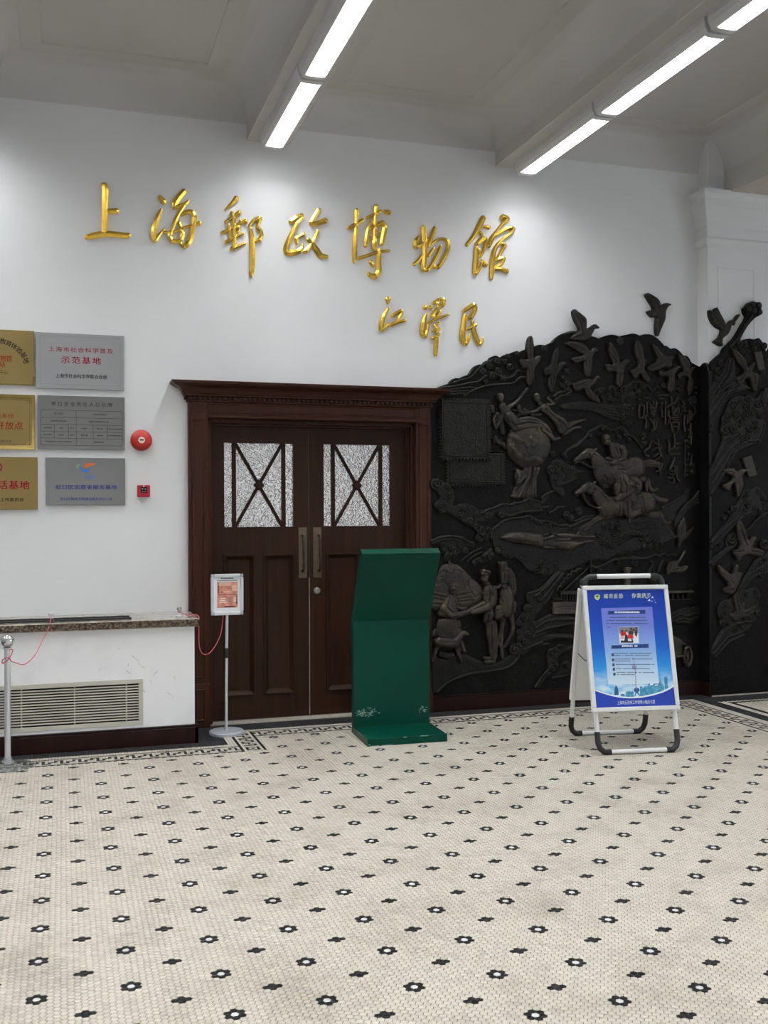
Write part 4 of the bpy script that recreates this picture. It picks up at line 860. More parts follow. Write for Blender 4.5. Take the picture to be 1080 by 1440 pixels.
# 2 silver
t, b, y = plaque(-0.170, 0.449, 2.524, 2.928, 'plaque_silver', 'matt silver plaque with red and black lettering and a thin border line')
MB().frame(-0.142, 0.423, 2.555, 2.905, y-0.0004, y+0.001, 0.0022).build('border_line', 'grey_print', t)
plane_text(t, '上海市社会科学普及', 68, 159, 491, y, 0.040, 'red_text', bold=0.0003, space=1.2); plane_text(t, '示范基地', 86, 142, 506.5, y, 0.056, 'red_text', bold=0.0008, space=1.3); plane_text(t, '上海市社会科学界联合会颁', 78, 150.5, 528.5, y, 0.032, 'black_text', bold=0.0006)
# 3 polished gold
t, b, y = plaque(-0.78, -0.178, 2.078, 2.472, 'plaque_gold_shiny', 'polished gold plaque with ornamented corners and red lettering, middle of the left column')
x0, z1 = wp(-60, 0)[0], 2.46
MB().box(-0.765, -0.205, y-0.001, y+0.001, 2.108, 2.440).build('face', 'plaque_gold', t)
MB().frame(-0.77, -0.200, 2.103, 2.447, y-0.0018, y+0.001, 0.002).frame(-0.76, -0.212, 2.115, 2.435, y-0.0018, y+0.001, 0.0015).build('border_line', 'line', t)
mb = MB()
for cx_, cz_ in ((-0.212, 2.115), (-0.212, 2.435)):
    for r in (0.022, 0.012):
        mb.tube([(cx_+r*math.cos(a), y-0.001, cz_+r*math.sin(a)) for a in np.linspace(0, 2*math.pi, 15)], 0.0016, 5)
mb.build('corner_scroll', 'plaque_gold_shiny', t)
plane_text(t, '邮政系统', -15, 19.5, 585, y-0.001, 0.035, 'red_gold_text'); plane_text(t, '社会开放点', -32, 32, 598.5, y-0.001, 0.06, 'red_gold_text', bold=0.0006); plane_text(t, '精神文明建设工作委员会', -36, 16.5, 620, y-0.001, 0.018, 'black_text')
# 4 steel table
t, b, y = plaque(-0.160, 0.451, 2.083, 2.474, 'plaque_steel', 'brushed steel plaque with a ruled table of black text, below the matt silver one')
plane_text(t, '单位安全责任人公示牌', 72, 158, 568, y, 0.036, 'black_text', space=1.35)
mb = MB()
def L2(u0, v0, u1, v1, w_=0.0016):
    a, b2 = wp(u0, v0), wp(u1, v1); a, b2 = (min(a[0], b2[0]), min(a[1], b2[1])), (max(a[0], b2[0]), max(a[1], b2[1]))
    return mb.box(a[0]-w_/2, b2[0]+w_/2, y-0.0004, y+0.001, a[1]-w_/2, b2[1]+w_/2)
za, zb = wp(115, 577.5)[1], wp(115, 626.5)[1]; xa, xb = wp(57.5, 600)[0], wp(172, 600)[0]
hz = [za+(zb-za)*f for f in (0, .21, .41, .61, .80, 1.0)]
for z in hz: mb.box(xa, xb, y-0.0004, y+0.001, z-0.0014, z+0.0014)
for f, i0, i1 in ((0, 0, 5), (1, 0, 5), (0.428, 0, 5), (0.16, 2, 4), (0.333, 2, 4), (0.637, 2, 4), (0.81, 2, 4)):
    x = xa+(xb-xa)*f; mb.box(x-0.0014, x+0.0014, y-0.0004, y+0.001, hz[i1], hz[i0])
mb.build('table_lines', 'line', t)
def cell(s, f, i, size=0.015): ptx(t, s, xa+(xb-xa)*f, (hz[i]+hz[i+1])/2, y, size, 'black_text')
cell('单位名称', .214, 0); cell('上海邮政博物馆', .71, 0)
mb = MB(); rr = random.Random(2)
for f, i, n in ((.214, 1, 9), (.71, 1, 12), (.08, 2, 5), (.247, 2, 2), (.38, 2, 2), (.53, 2, 3), (.72, 2, 4), (.905, 2, 9), (.08, 3, 5), (.247, 3, 3), (.38, 3, 2), (.53, 3, 4), (.72, 3, 4), (.905, 3, 9), (.214, 4, 15), (.71, 4, 6)):
    z = (hz[i]+hz[i+1])/2; x = xa+(xb-xa)*f-n*0.006
    for k in range(n): mb.box(x+0.001, x+0.0095, y-0.0003, y+0.001, z-0.005+0.002*rr.random(), z+0.005-0.002*rr.random()); x += 0.012
tag(mb.build('table_small_print', 'line', t), kind='stuff')
# 5 gold lower left
t, b, y = plaque(-0.78, -0.161, 1.647, 2.024, 'plaque_gold', 'plain gold plaque with large red lettering, lowest of the left column')
plane_text(t, 'Q', -3, 3.2, 657, y, 0.06, 'red_text', bold=0.003); plane_text(t, '生活基地', -18, 41.5, 683, y, 0.066, 'red_text', bold=0.0014, space=1.1); plane_text(t, '市级机关工作委员会', -27, 33.5, 703, y, 0.026, 'black_text', bold=0.0005)
# 6 steel with logo
t, b, y = plaque(-0.104, 0.453, 1.678, 2.024, 'plaque_steel', 'shiny steel plaque with a coloured swoosh emblem and blue lettering')
plane_text(t, '虹口区志愿者服务基地', 78, 164.5, 685.5, y, 0.036, 'blue_text', bold=0.0006, space=1.1); plane_text(t, '虹口区精神文明建设委员会办公室', 85, 158, 702, y, 0.022, 'blue_text', bold=0.0004); plane_text(t, '志愿者', 118.5, 134, 670, y, 0.022, 'blue_logo')
def lw(pts): return [wp(x/4.909, 635+y_/4.909) for x, y_ in pts]
for nm, m_, pts in (('emblem_red', 'orange_logo', [(580, 100), (590, 85), (612, 77), (640, 80), (662, 84), (640, 97), (615, 102), (600, 108), (612, 120), (590, 112)]),
                    ('emblem_blue', 'blue_logo', [(545, 98), (560, 112), (580, 125), (605, 125), (620, 118), (612, 138), (595, 145), (575, 140), (560, 125), (548, 110)]),
                    ('emblem_green', 'green_logo', [(525, 108), (532, 95), (552, 84), (546, 98), (540, 112), (530, 120)])):
    MB().prism(lw(pts), 'y', y-0.0002, y-0.0006).build(nm, m_, t)
MB().prism(lw([(592, 187), (658, 187), (658, 190), (592, 190)]), 'y', y-0.0002, y-0.0006).build('emblem_rule', 'blue_logo', t)
# fire bell
bx, _, bz = on_y(199, 619, 7.75)
t = thing('fire_bell', 'round red fire alarm bell to the right of the steel plaque', 'alarm', (bx, WALL, bz-0.08))
MB().lathe([(0.045, 0.0), (0.045, -0.022), (0.030, -0.024)], (bx, WALL, bz), 24, 'y').build('mount', 'whitemetal', t, smooth=True)
MB().lathe([(0.060, -0.020), (0.076, -0.022), (0.079, -0.028), (0.078, -0.040), (0.070, -0.052), (0.045, -0.062), (0.024, -0.065)], (bx, WALL, bz), 36, 'y').build('gong', 'bell', t, smooth=True)
MB().lathe([(0.024, -0.064), (0.024, -0.067), (0.002, -0.068)], (bx, WALL, bz), 24, 'y').build('label_disc', 'label', t, smooth=True)
MB().box(bx-0.014, bx+0.014, WALL-0.0686, WALL-0.067, bz-0.004, bz+0.006).build('label_print', 'line', t)
cx_, _, cz_ = on_y(202, 690.5, 7.775)
t = thing('call_box', 'small square red fire call box below the round alarm bell', 'alarm', (cx_, WALL, cz_-0.05))
MB().box(cx_-0.046, cx_+0.046, WALL-0.045, WALL, cz_-0.046, cz_+0.044).build('case', 'call', t, bevel=0.007, seg=2)
MB().box(cx_-0.022, cx_+0.024, WALL-0.0475, WALL-0.044, cz_-0.014, cz_+0.030).build('window', 'black_text', t, bevel=0.001)
MB().box(cx_-0.014, cx_-0.001, WALL-0.0482, WALL-0.047, cz_-0.008, cz_-0.002).box(cx_+0.004, cx_+0.016, WALL-0.0482, WALL-0.047, cz_-0.008, cz_-0.002).box(cx_-0.016, cx_-0.004, WALL-0.0482, WALL-0.047, cz_+0.010, cz_+0.022).box(cx_+0.006, cx_+0.016, WALL-0.0482, WALL-0.047, cz_+0.008, cz_+0.020).build('window_print', 'grey_print', t)
MB().lathe([(0.006, -0.044), (0.006, -0.047), (0.001, -0.048)], (cx_, WALL, cz_+0.036), 12, 'y').build('indicator', 'label', t)
MB().lathe([(0.040, 0.0), (0.040, -0.028), (0.036, -0.030)], (cx_, WALL, cz_-0.022), 28, 'y').build('back_ring', 'clear', t, smooth=True)

# ================================================================== fluorescent ceiling lights on the beams
def lamp(x, yc, z, L, label, group=None):
    t = thing('ceiling_light', label, 'light', (x, yc, z), 0, group)
    def P(prof, y0, y1): m = MB(); m.prism([(x+a, z+b) for a, b in prof], 'y', y0, y1); return m
    hp = [(-0.098, 0.0), (-0.098, -0.030), (-0.090, -0.062), (-0.072, -0.094), (-0.064, -0.094), (-0.058, -0.058), (0.058, -0.058), (0.064, -0.094), (0.072, -0.094), (0.090, -0.062), (0.098, -0.030), (0.098, 0.0)]
    P(hp, yc-L/2-0.04, yc+L/2+0.04).build('housing', 'whitemetal', t)
    lp = [(-0.057, -0.0585), (-0.055, -0.062), (0.055, -0.062), (0.057, -0.0585)]
    P(lp, yc-L/2, yc+L/2).build('lens', 'lens', t)
    mb = MB()
    for k in range(31): mb.box(x-0.060, x+0.060, yc-L/2+k*L/30-0.0008, yc-L/2+k*L/30+0.0008, z-0.092, z-0.064)
    tag(mb.build('louver', 'whitemetal', t), kind='stuff')
    cp = [(-0.064, -0.058), (-0.066, -0.094), (-0.045, -0.099), (0.045, -0.099), (0.066, -0.094), (0.064, -0.058)]
    for s in (-1, 1):
        mb = MB(); mb.prism([(x+a, z+b) for a, b in cp], 'y', yc+s*(L/2-0.004), yc+s*(L/2+0.042)); mb.build('end_cap', 'whitemetal', t, bevel=0.003)
    return t
def copy_tree(o, parent=None):
    c = o.copy(); C.objects.link(c)
    if parent is not None: c.parent = parent
    for ch in list(o.children): copy_tree(ch, c)
    return c
PITCH_L, L0 = 1.31, 1.20
first = None; rows = [(-2.75, 0), (-0.63, 0), (1.545, 1), (3.645, 2), (7.92, 0)]
WORD = {(1, 0): 'white tube light on the left beam, the one ending at the wall', (1, 1): 'white tube light on the left beam, second from the wall',
        (2, 0): 'white tube light on the right beam, the one ending at the wall', (2, 1): 'white tube light on the right beam, second from the wall', (2, 2): 'white tube light on the right beam, third from the wall, cut by the frame'}
proto = None
for x, r in rows:
    for k in range(7):
        y = 7.01-PITCH_L*k
        if proto is None: proto = o = lamp(0, 0, 0, L0, 'x', 'fluorescent lights on the beams')
        else: o = copy_tree(proto)
        o.location = (x, y, BZ)
        o['label'] = WORD.get((r, k), 'white tube light on a ceiling beam farther along the hall, outside the photograph')

# ================================================================== raised gilt characters
def wallplace(Y):
    def f(U, V, H): return np.stack([U, Y-H, V], 1)
    return f
PXM = WALL/F_PX
def cr(x0, y0, s, Y):                     # a crop of the photograph onto the plane y = Y
    def f(x, y): p = on_y(x0+x/s, y0+y/s, Y); return (p[0], p[2])
    return f
def rad(x0, y0, s, Y, x, y):               # metres per crop pixel about (x, y)
    a = on_y(x0+x/s, y0+y/s, Y); b = on_y(x0+x/s+1, y0+y/s, Y); c = on_y(x0+x/s, y0+y/s+1, Y)
    return 0.5*((b[0]-a[0])+(a[2]-c[2]))/s
def smooth_path(pts, n=4, tight=0.36):    # curve through the points (x, y, radius)
    if len(pts) < 3: return pts
    P = [Vector(p) for p in pts]; out = []
    for i in range(len(P)-1):
        p1, p2 = P[i], P[i+1]; L = (p2.xy-p1.xy).length
        def tan(k):
            if k == 0 or k == len(P)-1: return Vector((0, 0, 0))
            a, b = (P[k]-P[k-1]), (P[k+1]-P[k]); t = a.xy.normalized()+b.xy.normalized(); return Vector((t.x*L, t.y*L, 0))*tight
        m1, m2 = tan(i), tan(i+1)
        for k in range(n):
            t = k/n; out.append(tuple(p1*(2*t**3-3*t*t+1)+m1*(t**3-2*t*t+t)+p2*(-2*t**3+3*t*t)+m2*(t**3-t*t)))
    return out+[tuple(P[-1])]
def character(label, crop, parts, group, slope=0.62, h0=0.018, fat=1.0):
    Y = WALL; f = cr(*crop, Y); allp = [f(p[0], p[1]) for part in parts for stt in part for p in stt]
    zmin = min(p[1] for p in allp); xm = sum(p[0] for p in allp)/len(allp)
    t = thing('gilt_character', label, 'character', (xm, WALL, zmin), 0, group)
    for part in parts:
        prims = []
        for stt in part:
            k = rad(*crop, Y, stt[0][0], stt[0][1])*fat*(0.97 if group is G1 else 0.90); stt = smooth_path(stt, 5)
            prims.append(('s', [f(p[0], p[1]) for p in stt], [p[2]*k for p in stt], h0, slope, 'bevel'))
        field_mesh('stroke', prims, wallplace(WALL), 0.0032, 'gold', t, h_back=0.0)
G1, G2 = 'large gilt title characters on the wall', 'small gilt signature characters'
character('large gilt character of three strokes, first from the left on the white wall', (110, 250, 12), [[[(440,130,45),(455,200,55),(450,400,52),(445,700,52),(440,940,50)],[(395,120,22),(450,150,45)],[(480,575,18),(540,575,45),(640,570,48)],[(150,1010,42),(300,975,55),(440,955,52),(650,965,50),(820,985,50),(855,975,35)]]], G1)
character('large gilt character second from the left, with a dot and a hooked left stroke', (205, 255, 12), [
 [[(235,270,32),(290,345,52)]],
 [[(255,490,22),(190,640,40),(140,800,48),(130,950,45),(150,1010,35),(220,920,28),(310,815,14)],[(300,860,24),(420,870,22),(520,845,22),(640,790,22),(780,750,22),(900,715,38)],
  [(640,180,45),(560,270,50),(490,380,55),(480,440,42),(580,425,38),(660,390,35),(725,330,15)],[(660,400,25),(570,530,28),(490,680,35),(440,830,35),(400,930,38),(430,1000,40),(520,1020,38),(600,1000,30)],
  [(600,580,25),(680,530,38),(770,530,45),(810,600,48),(800,750,45),(770,900,48),(720,1040,48),(660,1100,45),(600,1070,30),(575,1030,15)],[(560,710,32),(580,770,35)],[(570,820,15),(620,900,40),(590,980,28)]]], G1)
character('large gilt character third from the left, with a very long right tail', (300, 270, 11.08), [
 [[(350,110,45),(290,180,32),(170,290,10)]],
 [[(400,330,36),(300,400,30),(190,475,22)],[(285,330,24),(315,430,27),(320,560,27),(325,700,30),(325,870,32)],[(500,460,36),(400,500,27),(320,535,17)],[(415,450,22),(440,490,15)],[(235,520,24),(250,600,26),(270,720,26)],
  [(140,640,27),(260,590,27),(400,555,24),(385,620,20),(350,650,17)],[(190,790,28),(320,725,24),(470,650,17)],[(290,890,36),(390,850,26),(490,805,14)]],
 [[(545,540,18),(620,460,28),(720,420,35),(700,490,30),(680,550,25),(730,610,30),(745,680,32),(710,750,35),(640,775,25)],[(580,580,22),(595,700,38),(600,900,45),(605,1080,42),(595,1250,38),(590,1320,20)]]], G1)
character('large gilt character fourth from the left, with an open bracket stroke on its right', (385, 280, 12), [
 [[(290,390,48),(380,330,50),(460,285,38)],[(480,320,25),(400,400,28),(320,550,38),(250,700,48),(200,860,52),(220,915,45),(330,910,50),(430,880,45),(480,810,25),(480,770,12)],
  [(735,540,25),(690,660,28),(600,800,30),(530,880,35),(490,880,18)],[(575,690,30),(650,770,40),(720,870,50),(790,960,46),(890,975,25)]],
 [[(500,600,30),(430,640,28),(370,680,36),(385,750,25)]],
 [[(750,190,35),(690,290,35),(625,420,38),(740,415,42),(860,370,45)]]], G1)
character('large gilt character fifth from the left, the tallest with a hook at the bottom', (480, 280, 12), [
 [[(250,200,40),(245,330,35),(240,500,35),(225,700,40),(215,900,42),(215,1040,35),(210,1080,15)],[(110,500,27),(220,445,38),(350,365,32)]],
 [[(580,130,38),(570,250,35),(560,380,28),(555,520,30),(550,640,30),(550,760,46),(550,840,40)],[(420,325,24),(540,270,32),(650,215,28)],[(520,360,20),(450,500,32),(420,650,36),(405,790,35)],
  [(490,500,27),(600,450,38),(690,410,45),(720,480,46),(700,620,45),(670,760,38)],[(500,620,15),(630,550,15)],[(490,690,18),(640,635,15)]],
 [[(710,205,18),(770,230,42),(815,240,25)]],
 [[(290,1005,28),(450,955,28),(620,900,27),(800,875,18)],[(620,850,24),(625,960,45),(620,1100,45),(620,1230,48),(560,1310,46),(480,1290,36),(445,1240,15)]],
 [[(490,1070,35),(520,1120,38)]]], G1)
character('large gilt character sixth from the left, wide with parallel slanting strokes', (570, 310, 15.43), [
 [[(380,160,52),(390,300,55),(400,420,55),(410,600,55),(405,800,55),(390,960,58),(380,1090,45)],[(290,360,27),(220,460,55),(220,580,55),(330,530,37),(430,460,37),(475,400,27)],[(180,960,37),(260,890,38),(340,780,27),(390,690,15)],
  [(340,960,17),(370,1060,50),(460,1080,45),(540,1000,40),(630,840,45),(700,700,45),(750,580,38)]],
 [[(630,170,37),(580,320,42),(520,480,42),(500,570,27)],[(540,540,27),(650,450,30),(790,410,30),(890,440,38),(920,560,45),(880,720,46),(790,890,46),(700,1020,46),(630,1020,38),(600,970,17)]],
 [[(600,620,30),(540,700,36),(490,780,27)]]], G1)
character('large gilt character seventh and last in the upper row', (645, 295, 12), [
 [[(400,150,45),(340,280,45),(250,440,37),(130,600,27)]],[[(420,295,22),(490,305,40)]],
 [[(360,390,25),(390,460,20),(330,540,34),(300,580,36),(450,490,24),(430,600,27),(400,720,24),(350,800,20)],[(290,660,35),(285,800,40),(275,950,42),(270,1080,38),(330,1010,32),(380,890,14)],[(330,680,18),(350,720,16),(330,790,18)]],
 [[(390,850,17),(440,930,42)]],
 [[(740,140,58),(800,160,50),(740,230,30),(640,350,22),(600,410,32),(540,500,45),(500,610,40)],[(610,440,27),(720,370,30),(830,320,32),(910,330,35),(860,410,24),(740,500,24),(640,600,32),(580,720,42),(560,900,42),(550,1080,38),(540,1170,24)],
  [(720,580,25),(770,600,30),(710,700,32),(660,790,24),(630,850,30),(700,830,30),(755,830,28),(700,920,30),(600,1000,32),(720,1010,32),(800,1040,40)]]], G1)
character('small gilt signature character, first from the left in the lower row', (520, 410, 9), [[[(225,105,40),(222,150,18)]], [[(230,215,15),(170,320,32),(140,430,35),(140,490,28),(190,450,20),(230,405,12)]], [[(285,310,25),(390,255,30),(395,280,25),(340,370,22),(250,435,22),(340,395,25),(440,370,18)]]], G2)
character('small gilt signature character in the middle of the lower row, with a long tail', (520, 410, 9), [[[(695,205,35)]], [[(765,200,26),(765,215,26)]], [[(700,300,20),(670,420,35),(665,550,35),(690,570,28),(720,500,20),(735,420,14)],[(730,405,16),(850,345,20),(990,295,14)],
  [(800,150,22),(860,105,20),(930,110,25),(930,160,25),(880,200,25),(830,240,25),(780,310,25),(830,315,28),(885,260,18)],[(830,150,15),(860,160,15),(850,210,15)],[(870,130,15),(880,150,14)]],
  [[(870,400,14),(820,440,18),(850,470,19),(800,500,20),(880,475,15),(840,520,18),(870,545,16),(790,590,24),(830,580,28),(830,700,30),(825,800,25)],[(805,430,14),(830,450,15)]]], G2)
character('small gilt signature character, last in the lower row above the mural', (510, 400, 5.4), [[[(765,205,14),(800,180,18),(840,160,20),(850,190,18),(815,250,20),(795,260,16)],[(770,240,16),(760,330,22),(755,420,24),(775,450,20),(800,420,14),(810,385,8)],[(790,345,10),(830,325,14),(855,310,14)],[(830,290,14),(840,350,18),(860,410,20),(880,455,18),(905,430,10),(905,410,6)]]], G2)

# ================================================================== bronze murals
ZS = 7.738                                   # front of the mural slab on the wall
A_, B_, C_, D_, E_c, F_, G_, H_, I_, J_, K_, L_, M_ = [cr(*c, ZS) for c in ((600,450,6.75),(740,420,6.75),(860,420,7.714),(600,600,6.75),(680,560,7.714),(780,580,6.75),(880,540,9),(600,720,6.75),(740,690,6.75),(860,680,7.714),(600,780,6.75),(700,780,7.2),(920,780,7.2))]
CRS = {id(A_): (600,450,6.75), id(B_): (740,420,6.75), id(C_): (860,420,7.714), id(D_): (600,600,6.75), id(E_c): (680,560,7.714), id(F_): (780,580,6.75), id(G_): (880,540,9), id(H_): (600,720,6.75), id(I_): (740,690,6.75), id(J_): (860,680,7.714), id(K_): (600,780,6.75), id(L_): (700,780,7.2), id(M_): (920,780,7.2)}
YF = 7.600                                   # front of the mural slab on the pilaster
N_, O_, P_ = [cr(*c, YF) for c in ((980,400,9),(980,540,9),(980,680,4.65))]
CRS.update({id(N_): (980,400,9), id(O_): (980,540,9), id(P_): (980,680,4.65)})
def kk(c, x, y): return rad(*CRS[id(c)], YF if c in (N_, O_, P_) else ZS, x, y)
def rounded(P, q=0.22, closed=True):   # one pass of corner cutting
    n = len(P); out = []
    for i in range(n if closed else n-1):
        a, b = P[i], P[(i+1) % n]
        out += [(a[0]+(b[0]-a[0])*q, a[1]+(b[1]-a[1])*q), (b[0]+(a[0]-b[0])*q, b[1]+(a[1]-b[1])*q)]
    return out
def poly(c, pts, w=0.018, h0=0.008, h=0.014): return ('p', rounded([c(*p) for p in pts]), w, h0, h)
def stroke(c, pts, h0=0.004, h=0.022):
    k = kk(c, pts[0][0], pts[0][1]); pts = smooth_path(pts, 3); return ('s', [c(p[0], p[1]) for p in pts], [p[2]*k for p in pts], h0, h, 'dome')
def line(c, pts, r, h0=0.004, h=0.014): return stroke(c, [(x, y, r) for x, y in pts], h0, h)
def groove(c, pts, r=7, d=0.006): return ('g', [c(*p) for p in pts], r*kk(c, *pts[0]), d)
def ridge(c, pts, r=8, h=0.006): return ('r', [c(*p) for p in pts], [r*kk(c, *pts[0])]*len(pts), h)
def curl(c, x, y, r, base=0.010, turn=0.0, mir=1):
    k = kk(c, x, y); cx, cy = c(x, y); r *= k*1.08
    sp = [(cx+mir*rr_*math.cos(a), cy+rr_*math.sin(a)) for a, rr_ in ((turn+2.3+t*7.5, r*(0.80-0.66*t)) for t in np.linspace(0, 1, 13))]
    sp2 = [(cx+mir*rr_*math.cos(a), cy+rr_*math.sin(a)) for a, rr_ in ((turn+2.3+t*8.5, r*(0.98-0.80*t)) for t in np.linspace(0, 1, 15))]
    return [('s', [(cx, cy)], [r*1.06], base-0.002, 0.020, 'dome'), ('g', sp2, r*0.20, 0.013)]
def curls(c, L, base=0.010):
    out = []
    for i, (x, y, r) in enumerate(L): out += curl(c, x, y, r, base, i*1.3, 1 if i % 2 else -1)
    return out
def lift(prims, dh): return [(p[0], p[1], p[2], p[3]+dh, *p[4:]) if p[0] in 'sp' else p for p in prims]
pl = wallplace(ZS)
mur = thing('bronze_mural', 'tall dark bronze relief mural on the wall between door and pilaster', 'mural', (4.1, WALL, 0.13))
def outline(c, pts): return [c(*p) for p in pts]
top = rounded(outline(A_, [(122,650),(130,632),(165,615),(220,605),(240,570),(265,553),(290,550),(325,557),(345,535),(375,525),(405,522),(430,480),(455,445),(480,426),(510,420),(540,428),(560,390),(590,378),(605,382),(612,352),(650,336),(680,345),(692,357),(725,345),(745,327),(765,325),(785,337),(805,310),(840,296),(870,300),(885,310),(910,288),(935,280)])
     + outline(B_, [(60,480),(80,455),(120,435),(165,440),(190,452),(215,425),(245,420),(290,370),(340,335),(410,305),(470,306),(520,330),(560,345),(620,355),(660,365),(700,384),(740,355),(800,340),(850,345),(905,372),(950,360),(1000,335),(1040,330)])
     + outline(C_, [(95,402),(115,415),(180,385),(240,375),(290,392),(308,407),(345,385),(430,385),(500,430),(550,480),(575,512),(600,510),(640,547),(680,533),(720,550),(760,590),(778,616),(820,618),(850,655),(865,692),(905,712),(945,735)]), closed=False)
left_edge = on_y(606.0, 979, ZS); zb = 0.128
slab = [(XR-0.002, zb), (XR-0.002, 2.44), (top[0][0]-0.005, top[0][1]-0.02)]+top+[(PX0-0.004, top[-1][1]-0.01), (PX0-0.004, zb)]
mb = MB(); mb.prism(slab, 'y', WALL-0.001, ZS); mb.build('slab', 'bronze', mur, bevel=0.004)
def rel(name, prims, m='bronze_edge', res=0.0068, place=pl, parent=None, label=None, kind=None):
    o = field_mesh(name, prims, place, res, m, parent or mur)
    if label: o['label'] = label
    return o
# --- cloud rim along the top
rel('cloud_rim', curls(A_, [(595,425,36),(665,395,30),(728,395,26),(785,445,30),(675,490,36),(620,530,34),(725,560,28),(555,585,22),(525,485,30),(765,350,25),(850,325,25)])
    +[line(A_, [(130,642),(260,630),(400,600),(490,585),(520,555),(560,530)], 10), line(A_, [(175,668),(300,650),(420,640),(480,655)], 8), line(A_, [(190,690),(290,678),(400,672)], 8), line(A_, [(180,712),(300,700),(370,698)], 8),
      line(A_, [(600,545),(650,520),(690,535),(750,555),(830,520),(855,480),(900,492),(940,488)], 8), line(A_, [(240,600),(320,570),(420,540),(480,470),(560,410),(640,365)], 6)])
rel('cloud_rim', [line(B_, [(330,345),(420,320),(480,318)], 7)]); rel('cloud_rim', curls(B_, [(170,480,30)])); rel('cloud_rim', curls(B_, [(890,408,30)])); rel('cloud_cluster', curls(B_, [(385,700,32),(345,755,24),(390,800,32),(390,865,38),(335,820,22)])+[line(B_, [(260,930),(310,890),(370,880),(430,870)], 10), line(B_, [(270,965),(330,920),(420,920)], 10)])
rel('cloud_cluster', curls(B_, [(780,930,32),(815,965,22),(860,950,24),(730,935,24),(740,985,26),(800,860,26),(690,870,28)])+curls(C_, [(130,985,42),(205,970,30),(332,945,34),(285,1010,32),(215,1040,36),(240,930,26),(500,970,28),(560,945,30),(660,970,32),(735,980,34),(20,985,30),(60,1050,30)])
    +[line(B_, [(640,880),(690,845),(740,860)], 9), line(C_, [(160,940),(240,905),(330,915),(400,960),(420,1000),(480,970)], 9)])
rel('cloud_cluster', curls(G_, [(45,60,40),(100,40,24),(150,105,34),(70,140,40),(15,215,28),(25,290,28),(60,320,30),(30,400,34),(20,485,38)])+[poly(G_, [(-80,20),(40,30),(70,120),(80,300),(60,420),(40,520),(-30,520),(-60,300)], 0.03, 0.004, 0.006)])
# --- streaming comet cloud
Z1 = cr(600, 400, 2.25, ZS); CRS[id(Z1)] = (600, 400, 2.25)
rel('streaming_cloud', [poly(Z1, [(415,382),(460,372),(520,370),(580,380),(640,378),(652,400),(648,430),(625,447),(585,430),(530,405),(470,396),(425,396)], 0.03, 0.006, 0.010)]
    +[ridge(Z1, [(425,380+4*i),(500,374+7*i),(560,382+9*i),(620,392+10*i)], 2.6, 0.009) for i in range(5)]+curls(Z1, [(630,392,12),(640,412,11),(618,430,12),(640,432,10),(600,412,10)], 0.012))
# --- stamps
def stamp(u0, v0, u1, v1, nx, nz, th, label):
    x0, z1 = on_y(u0, v0, ZS)[0], on_y(u0, v0, ZS)[2]; x1, z0 = on_y(u1, v1, ZS)[0], on_y(u1, v1, ZS)[2]; pts = []
    def edge(a, b, n):
        for i in range(n):
            for t, ins in ((0.0, 0), (0.30, 0), (0.42, 1), (0.58, 1.35), (0.74, 1), (0.88, 0)):
                f = (i+t)/n; d = Vector((b[0]-a[0], b[1]-a[1])); nrm = Vector((-d.y, d.x)).normalized()*0.011*ins; pts.append((a[0]+d.x*f+nrm.x, a[1]+d.y*f+nrm.y))
    edge((x0, z0), (x1, z0), nx); edge((x1, z0), (x1, z1), nz); edge((x1, z1), (x0, z1), nx); edge((x0, z1), (x0, z0), nz)
    o = MB().prism(pts, 'y', ZS+0.002, ZS-th).build('stamp', 'bronze_edge', mur, bevel=0.002); o['label'] = label
    x0 += 0.03; x1 -= 0.03; z0 += 0.03; z1 -= 0.03; y = ZS-th
    MB().molding(x0, x1, z0, z1, [(0, y), (0.002, y-0.004), (0.007, y-0.004), (0.010, y)]).build('stamp_border', 'bronze_edge', o)
    rr = random.Random(int(u0)); pr = []
    for _ in range(60):
        cx, cz = rr.uniform(x0+.04, x1-.04), rr.uniform(z0+.04, z1-.04); a = rr.uniform(0, 6.28); P = [(cx, cz)]
        for _ in range(4): a += rr.uniform(-.9, .9); P.append((min(max(P[-1][0]+.035*math.cos(a), x0+.02), x1-.02), min(max(P[-1][1]+.035*math.sin(a), z0+.02), z1-.02)))
        pr.append(('s', P, [0.0045, 0.006, 0.005, 0.004, 0.003], 0.0, 0.0035, 'dome'))
    field_mesh('stamp_picture', pr, wallplace(y), 0.005, 'bronze_edge', o, h_back=-0.001)
stamp(626, 633.5, 709, 684, 18, 11, 0.020, 'lower perforated postage stamp, half hidden behind the upper one')
stamp(615.5, 560.5, 687, 648, 15, 19, 0.052, 'upper perforated postage stamp beside the door casing')
# --- the dancers round the globe
k1 = stroke(E_c, [(430,1100,110)], 0, 0)
rel('globe', [('s', [E_c(480,500)], [252*kk(E_c, 480, 500)], 0.012, 0.060, 'dome')]+[ridge(E_c, p, 26, 0.007) for p in ([(270,400),(320,440),(360,480)],[(330,430),(400,470),(440,520)],[(280,520),(310,600),(350,650)],[(300,560),(370,640)],[(480,440),(520,470),(500,520)],[(640,640),(690,580),(700,520)],[(430,680),(520,660),(600,690)])], 'bronze_brown', label='brown globe with raised continents')
rel('pedestal', [poly(E_c, [(430,735),(600,735),(590,800),(560,880),(560,1000),(575,1090),(265,1090),(320,990),(345,930),(325,830),(350,760),(420,790)], 0.05, 0.012, 0.022)]+[ridge(E_c, p, 15, 0.012) for p in ([(490,740),(480,860),(430,940),(370,1080)],[(440,850),(360,930)],[(540,760),(520,880),(510,1060)],[(590,750),(550,860),(545,1060)],[(345,780),(370,860),(340,940)])]+[groove(E_c, p, 10, 0.01) for p in ([(515,760),(500,880),(470,960),(440,1080)],[(420,900),(350,1000)])], 'bronze_brown', label='brown rocky pedestal under the globe')
